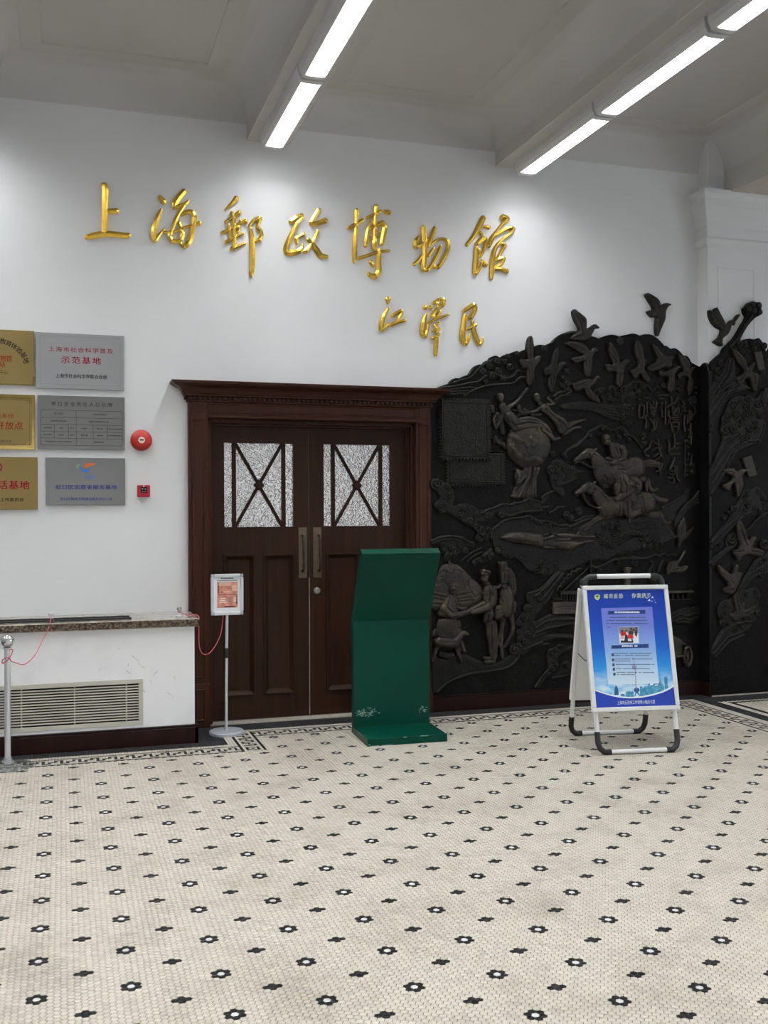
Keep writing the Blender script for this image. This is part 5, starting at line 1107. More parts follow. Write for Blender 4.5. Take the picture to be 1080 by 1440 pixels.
rel('dancer', [stroke(A_, [(685,728,30),(686,752,28)], 0.03, 0.022), stroke(A_, [(700,780,16),(715,820,22)], 0.022, 0.016), stroke(A_, [(715,830,42),(745,880,46),(785,950,52),(830,990,60)], 0.022, 0.030),
    stroke(A_, [(755,835,22),(820,800,17),(870,755,14),(915,690,12),(950,655,10)], 0.018, 0.018), stroke(E_c, [(205,180,24),(165,250,18),(125,330,15)], 0.018, 0.014), stroke(E_c, [(120,330,14),(95,240,12),(110,200,12)], 0.018, 0.014),
    poly(E_c, [(205,170),(290,150),(350,230),(420,205),(500,200),(600,240),(680,300),(720,380),(735,450),(690,430),(600,350),(540,350),(480,380),(400,390),(315,390),(260,300)], 0.06, 0.040, 0.026),
    stroke(E_c, [(560,340,26),(595,400,20),(612,465,14),(675,462,13)], 0.045, 0.02), stroke(E_c, [(620,340,34),(690,400,26),(740,455,20),(800,438,12)], 0.045, 0.022)]
    +[groove(E_c, p, 11, 0.008) for p in ([(300,370),(420,340),(540,330)],[(330,300),(450,270),(600,290),(690,380)],[(270,260),(330,330)],[(360,240),(500,240),(620,270)],[(600,330),(680,370)])], 'bronze_brown', res=0.006, label='brown dancing figure in a long dress on the globe')
rel('dancer', [stroke(A_, [(1033,725,27),(1038,752,26)], 0.025, 0.02), stroke(A_, [(1050,775,16),(1065,800,20)], 0.02, 0.014), poly(E_c, [(590,95),(640,55),(690,80),(735,150),(860,215),(910,285),(900,345),(860,398),(800,385),(760,270),(690,190),(605,150)], 0.05, 0.016, 0.028),
    stroke(E_c, [(890,310,34),(960,270,22),(1030,250,15),(1095,235,11)], 0.012, 0.024), stroke(E_c, [(860,385,26),(930,350,20),(985,322,14),(1045,315,11)], 0.012, 0.020), stroke(E_c, [(605,110,22),(560,145,17),(500,155,14),(430,125,12)], 0.012, 0.016), stroke(E_c, [(685,70,18),(720,70,14),(760,60,11)], 0.012, 0.015), stroke(E_c, [(690,0,16),(720,30,14),(755,52,11)], 0.012, 0.014), stroke(E_c, [(520,190,14),(570,185,14),(610,180,14)], 0.010, 0.012)]
    +[groove(E_c, p, 11, 0.008) for p in ([(700,160),(800,260),(840,360)],[(650,120),(740,190),(870,290)],[(780,220),(880,330)])], 'bronze_brown', res=0.006, label='brown flying figure to the right of the dancer')
rel('small_figure', [stroke(E_c, [(370,90,26),(372,112,24)], 0.012, 0.018), stroke(E_c, [(385,140,28),(420,170,30),(470,160,18)], 0.010, 0.02), stroke(E_c, [(400,170,20),(360,200,18)], 0.01, 0.014)], res=0.006)
rel('small_figure', [stroke(E_c, [(80,105,32),(85,135,30)], 0.012, 0.02), stroke(E_c, [(150,190,40),(190,300,36),(200,380,30)], 0.008, 0.02), stroke(E_c, [(110,240,20),(125,320,18)], 0.008, 0.018), stroke(E_c, [(120,430,26),(145,480,24),(200,500,30),(225,540,22)], 0.008, 0.024), stroke(E_c, [(95,440,10),(110,490,8)], 0.008, 0.014)], res=0.006)
rel('ribbon', [line(A_, [(350,722),(400,690),(450,660),(520,635),(600,618),(720,607),(820,600),(860,565),(885,545),(940,545)], 9, 0.006, 0.014), line(A_, [(790,850),(880,870),(960,880),(1040,850)], 8, 0.006, 0.012)], res=0.006)
# --- birds
def bird(c, pts, m='bronze_bird', h0=0.022, h=0.016, feathers=(), res=0.0058, place=pl, parent=None, w=0.028):
    return rel('bird', [poly(c, pts, w, h0, h)]+[groove(c, f, 7, 0.007) for f in feathers], m, res, place, parent)
bird(B_, [(425,150),(428,115),(447,99),(500,140),(560,190),(565,240),(558,292),(600,270),(625,247),(650,247),(668,262),(690,285),(642,285),(615,340),(590,385),(520,412),(400,392),(430,350),(490,315),(482,270),(450,220)], feathers=[[(450,150),(500,230),(520,310)],[(480,150),(530,230)],[(420,380),(520,350)]])
bird(B_, [(350,425),(430,406),(520,420),(570,470),(590,505),(620,472),(648,468),(674,502),(630,515),(612,560),(608,640),(598,740),(550,745),(530,650),(540,590),(460,625),(410,580),(440,558),(540,545),(500,515),(400,460)], feathers=[[(380,425),(470,450),(560,500)],[(400,450),(500,500)],[(550,600),(560,720)],[(580,600),(585,720)],[(440,590),(520,575)]])
bird(B_, [(430,800),(490,790),(560,765),(630,770),(645,742),(665,728),(702,757),(662,770),(640,810),(590,850),(640,900),(680,960),(690,1000),(620,970),(560,920),(540,850),(490,885),(440,870)], feathers=[[(560,860),(610,950)],[(590,850),(650,960)],[(450,830),(540,800)]])
bird(B_, [(782,400),(830,480),(868,550),(872,612),(915,590),(935,573),(985,602),(940,620),(910,690),(915,760),(890,820),(870,850),(835,810),(850,710),(820,690),(760,710),(735,615),(820,640),(770,520)], feathers=[[(790,460),(840,560)],[(785,520),(840,600)],[(870,720),(870,820)],[(750,650),(830,665)]])
bird(B_, [(150,660),(220,645),(232,560),(262,490),(290,450),(302,520),(282,640),(320,605),(350,592),(388,630),(340,650),(310,700),(285,730),(270,800),(240,905),(205,870),(190,790),(220,722),(165,738)], 'bronze_edge', 0.014, 0.014, feathers=[[(280,480),(255,620)],[(215,740),(235,870)],[(250,740),(245,850)]])
bird(A_, [(930,290),(945,190),(965,153),(995,155),(1010,260),(1000,370),(1060,335),(1090,350),(1050,420),(1010,460),(1012,560),(970,635),(935,600),(935,520),(945,460),(900,465),(870,400),(880,370),(960,390)], h0=0.018, feathers=[[(970,180),(975,360)],[(960,480),(965,600)],[(990,480),(985,580)],[(885,390),(980,420)]])
bird(C_, [(265,442),(300,500),(332,570),(335,655),(370,662),(360,700),(340,760),(370,830),(402,880),(380,915),(320,870),(300,810),(240,882),(205,830),(180,780),(250,760),(290,700),(240,620),(235,520)], feathers=[[(262,470),(285,640)],[(320,790),(380,890)],[(210,800),(270,780)]])
bird(C_, [(420,485),(480,530),(540,600),(590,640),(630,625),(672,640),(640,665),(640,740),(610,760),(560,740),(480,780),(390,792),(360,745),(500,672),(450,580)], feathers=[[(440,520),(520,660)],[(480,550),(580,660)],[(390,760),(520,710)]])
bird(C_, [(490,770),(560,800),(640,760),(690,728),(715,730),(742,745),(690,780),(660,830),(665,920),(645,980),(620,1035),(580,1000),(600,900),(600,845),(500,852)], h0=0.03, feathers=[[(620,850),(610,1000)],[(640,850),(630,980)],[(510,810),(620,800)]])
bird(C_, [(705,575),(790,640),(830,700),(832,770),(870,745),(900,745),(860,780),(840,850),(870,900),(860,1000),(820,1062),(800,960),(830,860),(760,840),(720,892),(700,820),(770,780),(720,680)], feathers=[[(720,610),(810,740)],[(840,880),(830,1020)],[(715,840),(800,800)]])
bird(J_, [(770,358),(792,410),(790,460),(815,402),(800,475),(790,525),(840,490),(890,460),(840,530),(800,590),(740,640),(730,697),(705,695),(710,620),(695,560),(702,470),(740,400)], feathers=[[(750,420),(730,560)],[(860,480),(780,570)]])
bird(J_, [(590,880),(610,850),(640,838),(720,828),(760,740),(795,712),(770,770),(735,828),(700,905),(820,880),(800,940),(740,972),(640,960),(590,992),(580,930)], feathers=[[(620,870),(600,960)],[(640,940),(790,900)]], m='bronze_brown')
rel('leaf_branch', [stroke(J_, [(430,850,16),(440,890,12),(400,960,20),(420,1000,26)], 0.008, 0.016), stroke(J_, [(545,840,12),(520,890,14),(500,950,10)], 0.008, 0.014), stroke(J_, [(430,1040,34),(470,1060,34)], 0.01, 0.02)], res=0.006)
# --- mounted couriers
def horse(head, neck, body, legs, tail, rein, extra, label):
    pr = [stroke(F_, head, 0.024, 0.026), poly(F_, neck, 0.05, 0.022, 0.030), stroke(F_, body, 0.022, 0.044)]+[stroke(F_, l, 0.012, 0.026) for l in legs]+[stroke(F_, tail, 0.010, 0.022)]+extra
    o = rel('horse', pr, 'bronze_brown', 0.0058, label=label); rel('rein', [line(F_, rein, 4.5, 0.046, 0.010)], 'bronze_brown', 0.005); return o
horse([(192,462,24),(220,440,26),(262,412,36),(312,388,46),(350,378,34)], [(325,430),(338,372),(365,362),(400,385),(460,440),(520,500),(600,560),(600,650),(520,700),(440,672),(385,630),(352,560),(335,490)], [(450,570,100),(560,560,105),(680,545,100),(750,530,104)],
      [[(440,640,52),(460,680,36),(540,690,22)],[(790,620,44),(860,640,26),(872,640,24),(890,700,16),(925,745,20),(970,728,14)],[(860,640,20),(862,740,12)]],
      [(830,490,28),(890,485,36),(970,492,28)], [(225,470),(300,512),(370,530),(450,528),(515,505)],
      [stroke(F_, [(345,368,10),(380,345,8)], 0.03, 0.016), groove(F_, [(185,462),(230,462)], 8, 0.012), groove(F_, [(300,395),(320,430),(350,420)], 7, 0.008), groove(F_, [(345,400),(400,420),(470,490)], 9, 0.007), groove(F_, [(560,540),(640,545),(690,520)], 7, 0.007), groove(F_, [(860,470),(960,475)], 6, 0.006), groove(F_, [(870,500),(960,505)], 6, 0.006), groove(F_, [(430,600),(470,640)], 8, 0.008)], 'brown galloping horse, the upper one')
rel('rider', [stroke(F_, [(472,240,30),(476,285,30)], 0.040, 0.026), stroke(F_, [(495,300,18),(520,310,24)], 0.036, 0.02), stroke(F_, [(555,350,58),(585,420,66),(620,480,60)], 0.040, 0.034), stroke(F_, [(605,345,34),(625,400,32),(600,445,26),(535,480,22)], 0.055, 0.026), stroke(F_, [(510,490,18),(520,485,18)], 0.055, 0.022), stroke(F_, [(650,500,52),(610,560,46),(560,590,26),(500,575,30),(520,600,18)], 0.045, 0.026), stroke(F_, [(620,350,16),(665,382,14)], 0.03, 0.02), stroke(F_, [(485,440,16),(515,445,14)], 0.03, 0.018)]
    +[groove(F_, p, 8, 0.008) for p in ([(540,340),(570,400)],[(580,360),(600,420),(560,460)],[(560,470),(640,460)],[(540,540),(640,550)],[(540,570),(620,580)],[(455,262),(490,262)])], 'bronze_brown', 0.0055, label='brown mail rider with a round cap on the upper horse')
horse([(200,772,22),(235,748,26),(275,722,36),(318,706,46),(352,702,34)], [(330,760),(350,690),(390,690),(440,730),(500,800),(580,870),(590,980),(480,985),(420,930),(375,870),(345,820)], [(480,900,92),(600,890,92),(720,870,84),(800,850,86),(850,860,100)],
      [[(510,950,46),(450,985,30),(380,1010,20),(320,1055,18),(235,1105,13)],[(530,980,30),(440,1000,22),(350,1060,14),(270,1120,12)],[(860,930,60),(905,965,36),(950,970,24),(990,955,20),(1020,1010,14),(1050,1052,14),(1085,1045,10)],[(800,940,30),(740,970,22),(700,1000,20),(700,1045,18)]],
      [(925,790,28),(980,830,26),(1050,835,18)], [(250,775),(265,830),(310,880),(400,908),(460,890),(520,835),(560,820)],
      [stroke(F_, [(340,690,18),(368,662,12)], 0.03, 0.016), stroke(F_, [(315,740,34)], 0.035, 0.014), groove(F_, [(190,785),(240,775)], 8, 0.012), groove(F_, [(350,720),(420,770),(480,850)], 8, 0.006), groove(F_, [(580,880),(590,980)], 9, 0.008), groove(F_, [(800,790),(820,930),(870,970)], 7, 0.006), groove(F_, [(840,820),(920,810)], 6, 0.005), groove(F_, [(560,930),(600,1000)], 7, 0.006)], 'brown galloping horse, the lower one')
rel('rider', [stroke(F_, [(520,580,30),(545,545,30)], 0.045, 0.026), stroke(F_, [(560,620,30),(610,640,60),(650,720,66),(690,790,60)], 0.045, 0.036), stroke(F_, [(690,690,40),(680,750,36),(630,790,26),(550,825,22)], 0.062, 0.026), stroke(F_, [(690,830,70),(650,900,58),(690,960,44),(760,940,22),(775,925,16)], 0.05, 0.030), stroke(F_, [(730,640,44),(760,690,50),(760,740,36)], 0.036, 0.03), stroke(F_, [(570,700,36),(570,760,30)], 0.045, 0.02)]
    +[groove(F_, p, 8, 0.009) for p in ([(580,630),(600,720),(580,780)],[(610,640),(640,700),(640,770)],[(680,700),(720,720),(710,770)],[(600,860),(620,980)],[(640,850),(660,980)],[(690,850),(700,940)],[(690,640),(770,700)],[(700,660),(750,740)],[(730,860),(690,900)])], 'bronze_brown', 0.0055, label='brown mail rider in a cloak on the lower horse')
rel('cloud_arch', [line(F_, [(75,420),(85,385),(130,350),(230,303),(262,262),(300,225),(318,185),(345,170),(380,155),(440,125),(480,135),(505,165),(560,165),(600,150),(640,140),(690,215),(730,230),(770,270),(820,340)], 10, 0.006, 0.014)]+curls(F_, [(335,225,24),(465,165,24),(575,175,26),(638,157,28),(605,228,22),(700,270,24),(665,218,20),(95,420,22),(840,218,24),(840,292,22)], 0.008))
# --- clouds left of the riders, and the long cloud bank below the pedestal
rel('cloud_cluster', [poly(E_c, [(690,780),(720,690),(800,655),(860,680),(900,720),(990,760),(1080,785),(1085,800),(960,830),(1010,850),(900,920),(820,950),(880,1000),(860,1080),(800,1040),(740,990),(715,900)], 0.03, 0.008, 0.010)]+curls(E_c, [(722,780,42),(805,700,38),(880,760,42),(800,795,38),(760,865,44),(870,870,34),(785,930,32),(965,780,36),(912,812,26),(740,600,26),(870,620,26)], 0.016)+[line(E_c, [(865,615),(900,560),(980,520),(1060,460)], 12), line(E_c, [(800,940),(900,915),(1000,860)], 9, 0.012), line(E_c, [(620,1075),(680,1035),(750,1015)], 11)])
rel('cloud_bank', [poly(D_, [(35,560),(70,490),(130,500),(170,530),(215,570),(255,610),(262,690),(232,748),(280,750),(330,728),(450,750),(480,790),(560,790),(640,768),(700,735),(800,738),(870,715),(920,690),(970,682),(1010,698),(1080,718),(1080,795),(960,805),(880,815),(800,842),(730,850),(640,810),(625,890),(440,910),(560,945),(600,990),(590,1080),(490,1085),(465,970),(370,930),(300,885),(200,815),(90,785),(68,715),(130,690),(85,605)], 0.025, 0.012, 0.008)]
    +curls(D_, [(80,545,46),(112,530,26),(190,572,28),(212,645,34),(160,732,34),(95,750,30),(135,795,30),(352,770,32),(467,830,28),(312,840,32),(402,905,36),(582,850,32),(702,830,34),(507,980,38),(462,950,26),(522,1030,30),(495,1058,34),(562,1052,30),(582,978,26),(977,730,26)], 0.018)
    +[line(D_, [(520,822),(560,795),(600,780),(650,762),(720,735),(800,742),(830,722),(860,725),(910,712),(960,685),(1010,700),(1085,718)], 10, 0.018, 0.012), line(D_, [(735,832),(800,842),(870,815),(960,805),(1085,797)], 9, 0.018, 0.012)])
rel('cloud_bank', [poly(I_, [(-40,60),(20,75),(60,105),(125,115),(170,50),(215,25),(200,70),(150,130),(60,140),(-40,140)], 0.02, 0.008, 0.008), line(I_, [(0,75),(40,85),(60,115),(130,115)], 10, 0.01), line(I_, [(0,198),(100,195),(150,160),(205,155)], 10), line(I_, [(220,210),(270,185),(290,160),(350,155)], 9), line(I_, [(140,80),(165,45),(215,20)], 11)]+curls(I_, [(25,125,26)]))
# --- the swept cloud layer with the aeroplane
rel('cloud_layer', [poly(H_, [(602,245),(608,180),(660,128),(720,85),(800,58),(900,52),(970,40)], 0.02, 0.010, 0.006)] and
    [('p', [H_(*p) for p in ((602,245),(608,180),(660,128),(720,85),(800,58),(900,52),(970,40))]+[I_(*p) for p in ((40,245),(100,285),(200,285),(300,325),(385,322),(400,345),(450,340),(600,265),(720,230),(860,270),(950,270),(1080,255))]+[J_(*p) for p in ((240,370),(520,330),(600,430),(640,500),(690,572),(600,640),(500,700),(430,720),(300,722),(120,765),(0,800))]+[I_(*p) for p in ((960,575),(850,610),(740,668),(680,655),(600,670),(500,715),(420,750),(330,772),(265,765),(180,812),(90,792),(0,742))]+[H_(*p) for p in ((1010,590),(960,560),(900,490),(870,450),(780,430),(700,395),(635,335))], 0.02, 0.010, 0.007)]
    +curls(H_, [(672,368,30),(735,405,28),(782,415,28),(890,440,28),(1040,545,32)], 0.014)+curls(I_, [(90,750,30),(167,780,32),(212,730,28),(265,695,26),(150,680,30),(40,275,24),(97,305,22),(220,325,22),(137,300,20),(410,355,28),(375,230,30),(420,265,30),(490,195,34)], 0.014)
    +curls(I_, [(745,340,34),(800,335,34),(680,410,38),(720,470,38),(830,400,30),(860,350,30),(790,515,36)], 0.018)+curls(J_, [(322,605,28),(387,620,30),(455,625,32),(467,675,30),(397,680,28),(332,690,22),(527,645,26),(480,570,34),(410,570,34),(50,460,36),(20,520,30)], 0.018)
    +[ridge(J_, [(0,520+26*i),(80,505+24*i),(170,500+14*i),(250,520+10*i),(330,545+8*i)], 8, 0.010) for i in range(5)]+[ridge(I_, [(870,440+22*i),(930,400+20*i),(1000,385+16*i),(1085,385+12*i)], 8, 0.009) for i in range(4)]
    +[ridge(J_, [(250,420+24*i),(380,405+22*i),(510,410+20*i)], 7, 0.008) for i in range(4)]+[line(J_, [(480,645),(570,625),(620,600),(690,572)], 12, 0.016), line(H_, [(604,245),(610,180),(660,130),(720,87),(800,60),(900,54),(970,40),(1005,70),(1040,95),(1085,110)], 10, 0.016, 0.012), line(I_, [(0,235),(60,260),(120,290),(200,290),(250,310),(300,330),(385,325)], 9, 0.016, 0.01), line(I_, [(430,340),(520,290),(600,265)], 16, 0.014), line(I_, [(460,290),(540,250),(620,240)], 10, 0.014)])
rel('aeroplane', [poly(H_, [(680,246),(740,205),(820,184),(900,190),(1080,212),(1080,325),(950,312),(820,296),(740,272)], 0.05, 0.022, 0.034), poly(I_, [(-5,402),(130,410),(145,440),(300,428),(480,425),(648,428),(648,442),(500,446),(390,468),(480,482),(600,468),(662,466),(600,482),(520,512),(410,567),(260,556),(150,535),(-5,518)], 0.04, 0.020, 0.026), stroke(I_, [(150,455,16),(240,435,14)], 0.035, 0.022), stroke(I_, [(160,537,12),(245,543,10)], 0.03, 0.018), stroke(I_, [(165,420,10),(185,410,10)], 0.03, 0.016), stroke(I_, [(235,415,10),(262,405,8)], 0.03, 0.016), stroke(I_, [(465,430,20),(480,400,12)], 0.028, 0.016), stroke(I_, [(280,420,14),(400,425,18),(500,432,10)], 0.034, 0.014)]
    +[groove(I_, [(145,412),(145,530)], 7, 0.008), groove(H_, [(905,190),(905,308)], 6, 0.005), groove(I_, [(250,480),(400,475)], 8, 0.008), groove(H_, [(760,255),(850,270),(1000,290)], 6, 0.004)], 'bronze_brown', 0.006, label='brown airliner flying left in the cloud layer')
rel('hill_stream', [poly(J_, [(540,265),(620,215),(720,160),(775,125),(790,60),(840,40),(850,120),(820,190),(700,290),(690,390),(600,440),(565,430),(530,330)], 0.04, 0.006, 0.010), line(J_, [(540,262),(610,225),(690,180),(780,120)], 10)]+[line(J_, [(680,400+22*i),(740,300+24*i),(820,205+24*i),(890,150+24*i),(940,85+40*i)], 9, 0.006, 0.014) for i in range(4)])
# --- yurt, woman, postman and animals
rel('yurt', [poly(H_, [(30,930),(40,830),(62,740),(95,620),(118,540),(150,495),(270,488),(330,530),(420,620),(510,700),(530,770),(510,860),(400,930),(200,960)], 0.10, 0.008, 0.026), stroke(H_, [(213,492,12),(213,470,9)], 0.008, 0.018)]
    +[groove(H_, p, 7, 0.007) for p in ([(100,610),(130,565),(165,555),(195,575),(225,592),(245,560),(285,545),(325,575)],[(60,780),(200,812),(300,780),(420,760)],[(60,820),(200,845),(420,800)],[(280,850),(430,830)],[(60,870),(300,880)],[(95,680),(150,660),(190,690)],[(375,660),(400,630),(440,632),(510,700)],[(375,660),(385,720),(440,800)],[(440,810),(515,760)])]+[ridge(H_, p, 6, 0.005) for p in ([(120,600),(150,590),(150,630),(120,630)],[(60,765),(200,795),(300,765),(410,750)])], 'bronze_brown', label='brown felt tent behind the woman')
rel('woman', [stroke(K_, [(235,300,38),(232,335,40)], 0.034, 0.026), poly(K_, [(190,385),(215,365),(262,380),(290,480),(272,560),(200,595),(100,592),(92,545),(140,450)], 0.06, 0.026, 0.034), stroke(K_, [(150,510,40),(215,565,32),(290,565,26),(350,548,22),(420,540,16)], 0.045, 0.022), stroke(K_, [(268,490,20),(320,510,16),(360,500,14)], 0.034, 0.016), poly(K_, [(108,598),(200,600),(268,590),(290,650),(292,740),(285,880),(95,890),(85,680)], 0.05, 0.022, 0.028)]
    +[groove(K_, [(118+17*i,620),(110+18*i,860)], 5, 0.004) for i in range(10)]+[groove(K_, p, 8, 0.008) for p in ([(190,310),(235,290),(275,320)],[(205,345),(265,335)],[(110,590),(200,600),(275,580)],[(200,400),(170,490),(220,540)],[(240,390),(260,480)])], 'bronze_brown', 0.0055, label='brown figure of a woman in a pleated skirt')
rel('child', [stroke(K_, [(285,640,26),(292,668,24)], 0.024, 0.02), stroke(K_, [(290,720,34),(300,780,36)], 0.016, 0.024), stroke(K_, [(320,830,26),(335,880,22),(352,912,18)], 0.012, 0.02), stroke(K_, [(275,705,14),(320,720,12)], 0.02, 0.016)], 'bronze_brown', 0.0055, label='brown child figure behind the lamb')
rel('lamb', [stroke(K_, [(105,820,44),(180,832,48),(255,838,44)], 0.044, 0.032), stroke(K_, [(262,818,36),(295,775,26),(318,745,24),(345,742,20),(372,752,12)], 0.046, 0.026), stroke(K_, [(105,835,26),(85,900,14),(60,960,9),(48,1010,8)], 0.028, 0.016), stroke(K_, [(255,850,22),(280,930,13),(300,965,10),(318,1015,9)], 0.032, 0.016), stroke(K_, [(270,840,18),(300,900,11),(300,950,9)], 0.028, 0.014), stroke(K_, [(310,740,8),(330,722,7)], 0.04, 0.012)]+[groove(K_, [(120,820),(240,820)], 8, 0.005)], 'bronze_brown', 0.0055, label='brown standing lamb')
rel('lamb', [stroke(K_, [(130,945,34),(190,960,36),(235,950,30)], 0.008, 0.022), stroke(K_, [(66,750,30),(80,728,28),(112,722,14)], 0.014, 0.020)], res=0.0058)
rel('postman', [stroke(K_, [(540,195,30),(535,232,30)], 0.040, 0.026), poly(K_, [(488,182),(508,128),(590,152),(585,182),(560,195),(500,195)], 0.025, 0.046, 0.022), stroke(K_, [(548,258,20),(560,275,26)], 0.034, 0.02), poly(K_, [(528,315),(560,272),(600,285),(640,312),(662,400),(645,470),(600,505),(530,485),(516,390)], 0.06, 0.034, 0.036), stroke(K_, [(605,350,36),(595,430,36),(560,490,32),(480,522,28),(405,542,20)], 0.058, 0.026), stroke(K_, [(620,315,18),(665,305,14),(680,285,12)], 0.04, 0.018), stroke(K_, [(520,455,18),(440,500,16),(380,528,14)], 0.046, 0.016),
    poly(K_, [(525,535),(560,505),(602,488),(628,560),(600,642),(560,640),(512,652)], 0.05, 0.038, 0.030), stroke(K_, [(590,650,52),(600,770,44),(612,880,34),(618,990,26)], 0.026, 0.034), stroke(K_, [(625,650,30),(640,780,28),(640,960,20)], 0.018, 0.024), stroke(K_, [(545,1018,16),(620,1010,20)], 0.026, 0.02), stroke(K_, [(540,978,14),(590,985,18)], 0.02, 0.018)]
    +[groove(K_, p, 8, 0.009) for p in ([(495,160),(585,178)],[(505,192),(580,195)],[(520,200),(520,225)],[(560,280),(575,370),(560,450)],[(600,300),(590,380)],[(525,540),(610,520)],[(560,560),(550,640)],[(590,660),(600,900)],[(640,330),(650,440)])], 'bronze_brown', 0.0055, label='brown figure of a postman in a peaked cap')
rel('mail_bag', [poly(K_, [(625,490),(690,462),(706,580),(655,622),(612,600)], 0.035, 0.046, 0.026), groove(K_, [(630,530),(700,500)], 7, 0.008)], 'bronze_brown', 0.0055)
rel('letter', [poly(K_, [(355,520),(500,450),(512,462),(420,520),(365,552)], 0.012, 0.052, 0.012)], 'bronze_brown', 0.0055)
rel('horse', [stroke(K_, [(705,95,34),(715,180,42),(712,260,32),(715,305,26)], 0.046, 0.034), stroke(K_, [(664,70,8),(682,100,11)], 0.034, 0.02), stroke(K_, [(735,62,8),(722,95,11)], 0.034, 0.02), stroke(K_, [(755,160,40),(790,240,44),(800,350,36)], 0.030, 0.03), stroke(K_, [(745,370,78),(740,450,76),(735,530,68)], 0.024, 0.05), stroke(K_, [(715,580,40),(708,660,22),(702,740,18),(702,860,13),(705,925,18),(714,975,18)], 0.018, 0.026), stroke(K_, [(790,560,34),(808,650,22),(808,725,20),(775,800,13),(735,870,16)], 0.014, 0.024), stroke(K_, [(815,470,34),(810,520,30)], 0.022, 0.024), stroke(K_, [(690,760,18),(670,830,12),(690,870,12)], 0.012, 0.018)]
    +[groove(K_, p, 8, 0.009) for p in ([(700,90),(705,250)],[(690,150),(740,150)],[(760,110),(790,200),(800,330)],[(770,280),(800,400),(830,415)],[(690,280),(735,275)],[(660,350),(690,440)])], 'bronze_brown', 0.0055, label='brown horse facing forward beside the postman')
rel('ground', [poly(K_, [(45,1040),(60,960),(200,990),(340,930),(480,1000),(640,1040),(720,1000),(790,950),(830,870),(875,880),(880,940),(830,1020),(780,1060),(700,1090),(560,1112),(420,1125),(300,1160),(200,1215),(95,1310),(45,1315)], 0.03, 0.004, 0.010)]+[line(K_, [(95,1302),(180,1222),(300,1160),(420,1125),(560,1108),(640,1095),(740,1076),(810,1038),(860,980),(875,930),(862,885),(828,868),(795,890),(800,925),(830,930),(842,905)], 10, 0.010, 0.012)])
rel('cloud_cluster', [poly(H_, [(30,285),(90,245),(200,222),(300,235),(390,275),(440,300),(430,330),(380,385),(320,380),(280,400),(240,430),(180,450),(150,380),(130,320),(60,300)], 0.03, 0.006, 0.010)]+curls(H_, [(165,355,32),(232,345,34),(300,318,30),(362,358,30),(255,395,34),(190,425,34),(420,320,22),(150,305,26)], 0.014)+[line(H_, [(40,275),(120,242),(220,228),(320,242),(400,285),(440,295)], 10, 0.012), line(H_, [(45,300),(130,268),(230,255),(310,275)], 8, 0.012)])
rel('cloud_cluster', [poly(H_, [(420,470),(450,440),(520,410),(560,370),(610,330),(635,380),(650,420),(600,470),(540,480),(480,505),(430,490)], 0.03, 0.006, 0.010)]+curls(H_, [(490,462,30),(545,415,26),(585,432,26),(615,410,24),(450,485,22)], 0.014)+[line(H_, [(320,470),(400,400),(470,360),(520,340)], 8), line(H_, [(380,470),(450,410),(520,380)], 7)])
# --- swirling tree and houses behind the easel
rel('wave_tree', [poly(L_, [(270,410),(300,375),(360,365),(430,335),(520,240),(580,170),(620,160),(690,180),(640,260),(560,360),(520,440),(450,540),(380,620),(350,690),(440,640),(540,590),(560,620),(770,612),(770,720),(600,740),(450,800),(560,800),(760,800),(770,866),(640,850),(560,850),(430,890),(520,890),(510,910),(420,930),(330,960),(280,1010),(220,1030),(170,960),(180,880),(220,880),(190,820),(180,760),(230,740),(200,700),(190,650),(220,600),(260,580),(250,520),(300,520)], 0.03, 0.010, 0.012)]
    +curls(L_, [(405,440,50),(285,545,38),(260,632,38),(207,688,32),(300,795,34),(265,885,38),(212,850,30),(160,960,48),(342,690,26),(347,830,26)], 0.018)+[ridge(L_, p, 9, 0.009) for p in ([(360,420),(480,330),(600,190)],[(430,470),(540,320),(650,190)],[(460,500),(560,370)],[(370,740),(480,670),(600,650),(770,650)],[(370,790),(500,740),(770,690)],[(380,820),(560,770),(770,760)],[(300,390),(420,350)],[(250,960),(340,920),(440,880)])])
rel('wave_tree', [poly(L_, [(360,1350),(400,1270),(440,1220),(500,1160),(490,1080),(480,1020),(540,950),(620,900),(700,930),(770,900),(770,960),(660,990),(600,1050),(590,1120),(560,1190),(480,1250),(430,1330),(400,1350)], 0.03, 0.008, 0.012), poly(L_, [(540,1240),(600,1180),(660,1100),(700,1080),(770,1100),(770,1180),(680,1220),(600,1245)], 0.03, 0.004, 0.008)]+curls(L_, [(530,985,32),(542,1150,36),(577,1115,24),(690,1102,26),(562,1080,22),(620,930,22),(592,965,20),(650,930,22)], 0.016)+[line(L_, [(370,1340),(430,1240),(500,1165)], 10, 0.014), line(L_, [(540,1245),(640,1235),(730,1200)], 9), line(L_, [(640,1115),(680,1085),(705,1105)], 9)])
def wbox(c, x0, y0, x1, y1, th):
    a, b = c(x0, y1), c(x1, y0); return MB().box(a[0], b[0], ZS-th, ZS+0.003, a[1], b[1])
def mbox(name, c, rects, m='bronze_edge'):
    mb = MB()
    for x0, y0, x1, y1, th in rects:
        a, b = c(x0, y1), c(x1, y0); mb.box(a[0], b[0], ZS-th, ZS+0.003, a[1], b[1])
    return mb.build(name, m, mur, bevel=0.002)
mbox('house_wall', L_, [(548, 468, 830, 600, 0.030)], 'bronze_brown'); mbox('house_eave', L_, [(548, 440, 625, 456, 0.036)]); mbox('roof_beam', L_, [(620, 362, 850, 402, 0.046)])
mbox('railing', L_, [(630+28*i, 402, 640+28*i, 466, 0.024) for i in range(6)]); mbox('wall_course', L_, [(552, 515, 830, 524, 0.034)], 'bronze_brown')
mbox('chimney', I_, [(925, 735, 965, 905, 0.040)], 'bronze_brown'); mbox('chimney_top', I_, [(918, 728, 972, 748, 0.046)], 'bronze_brown')
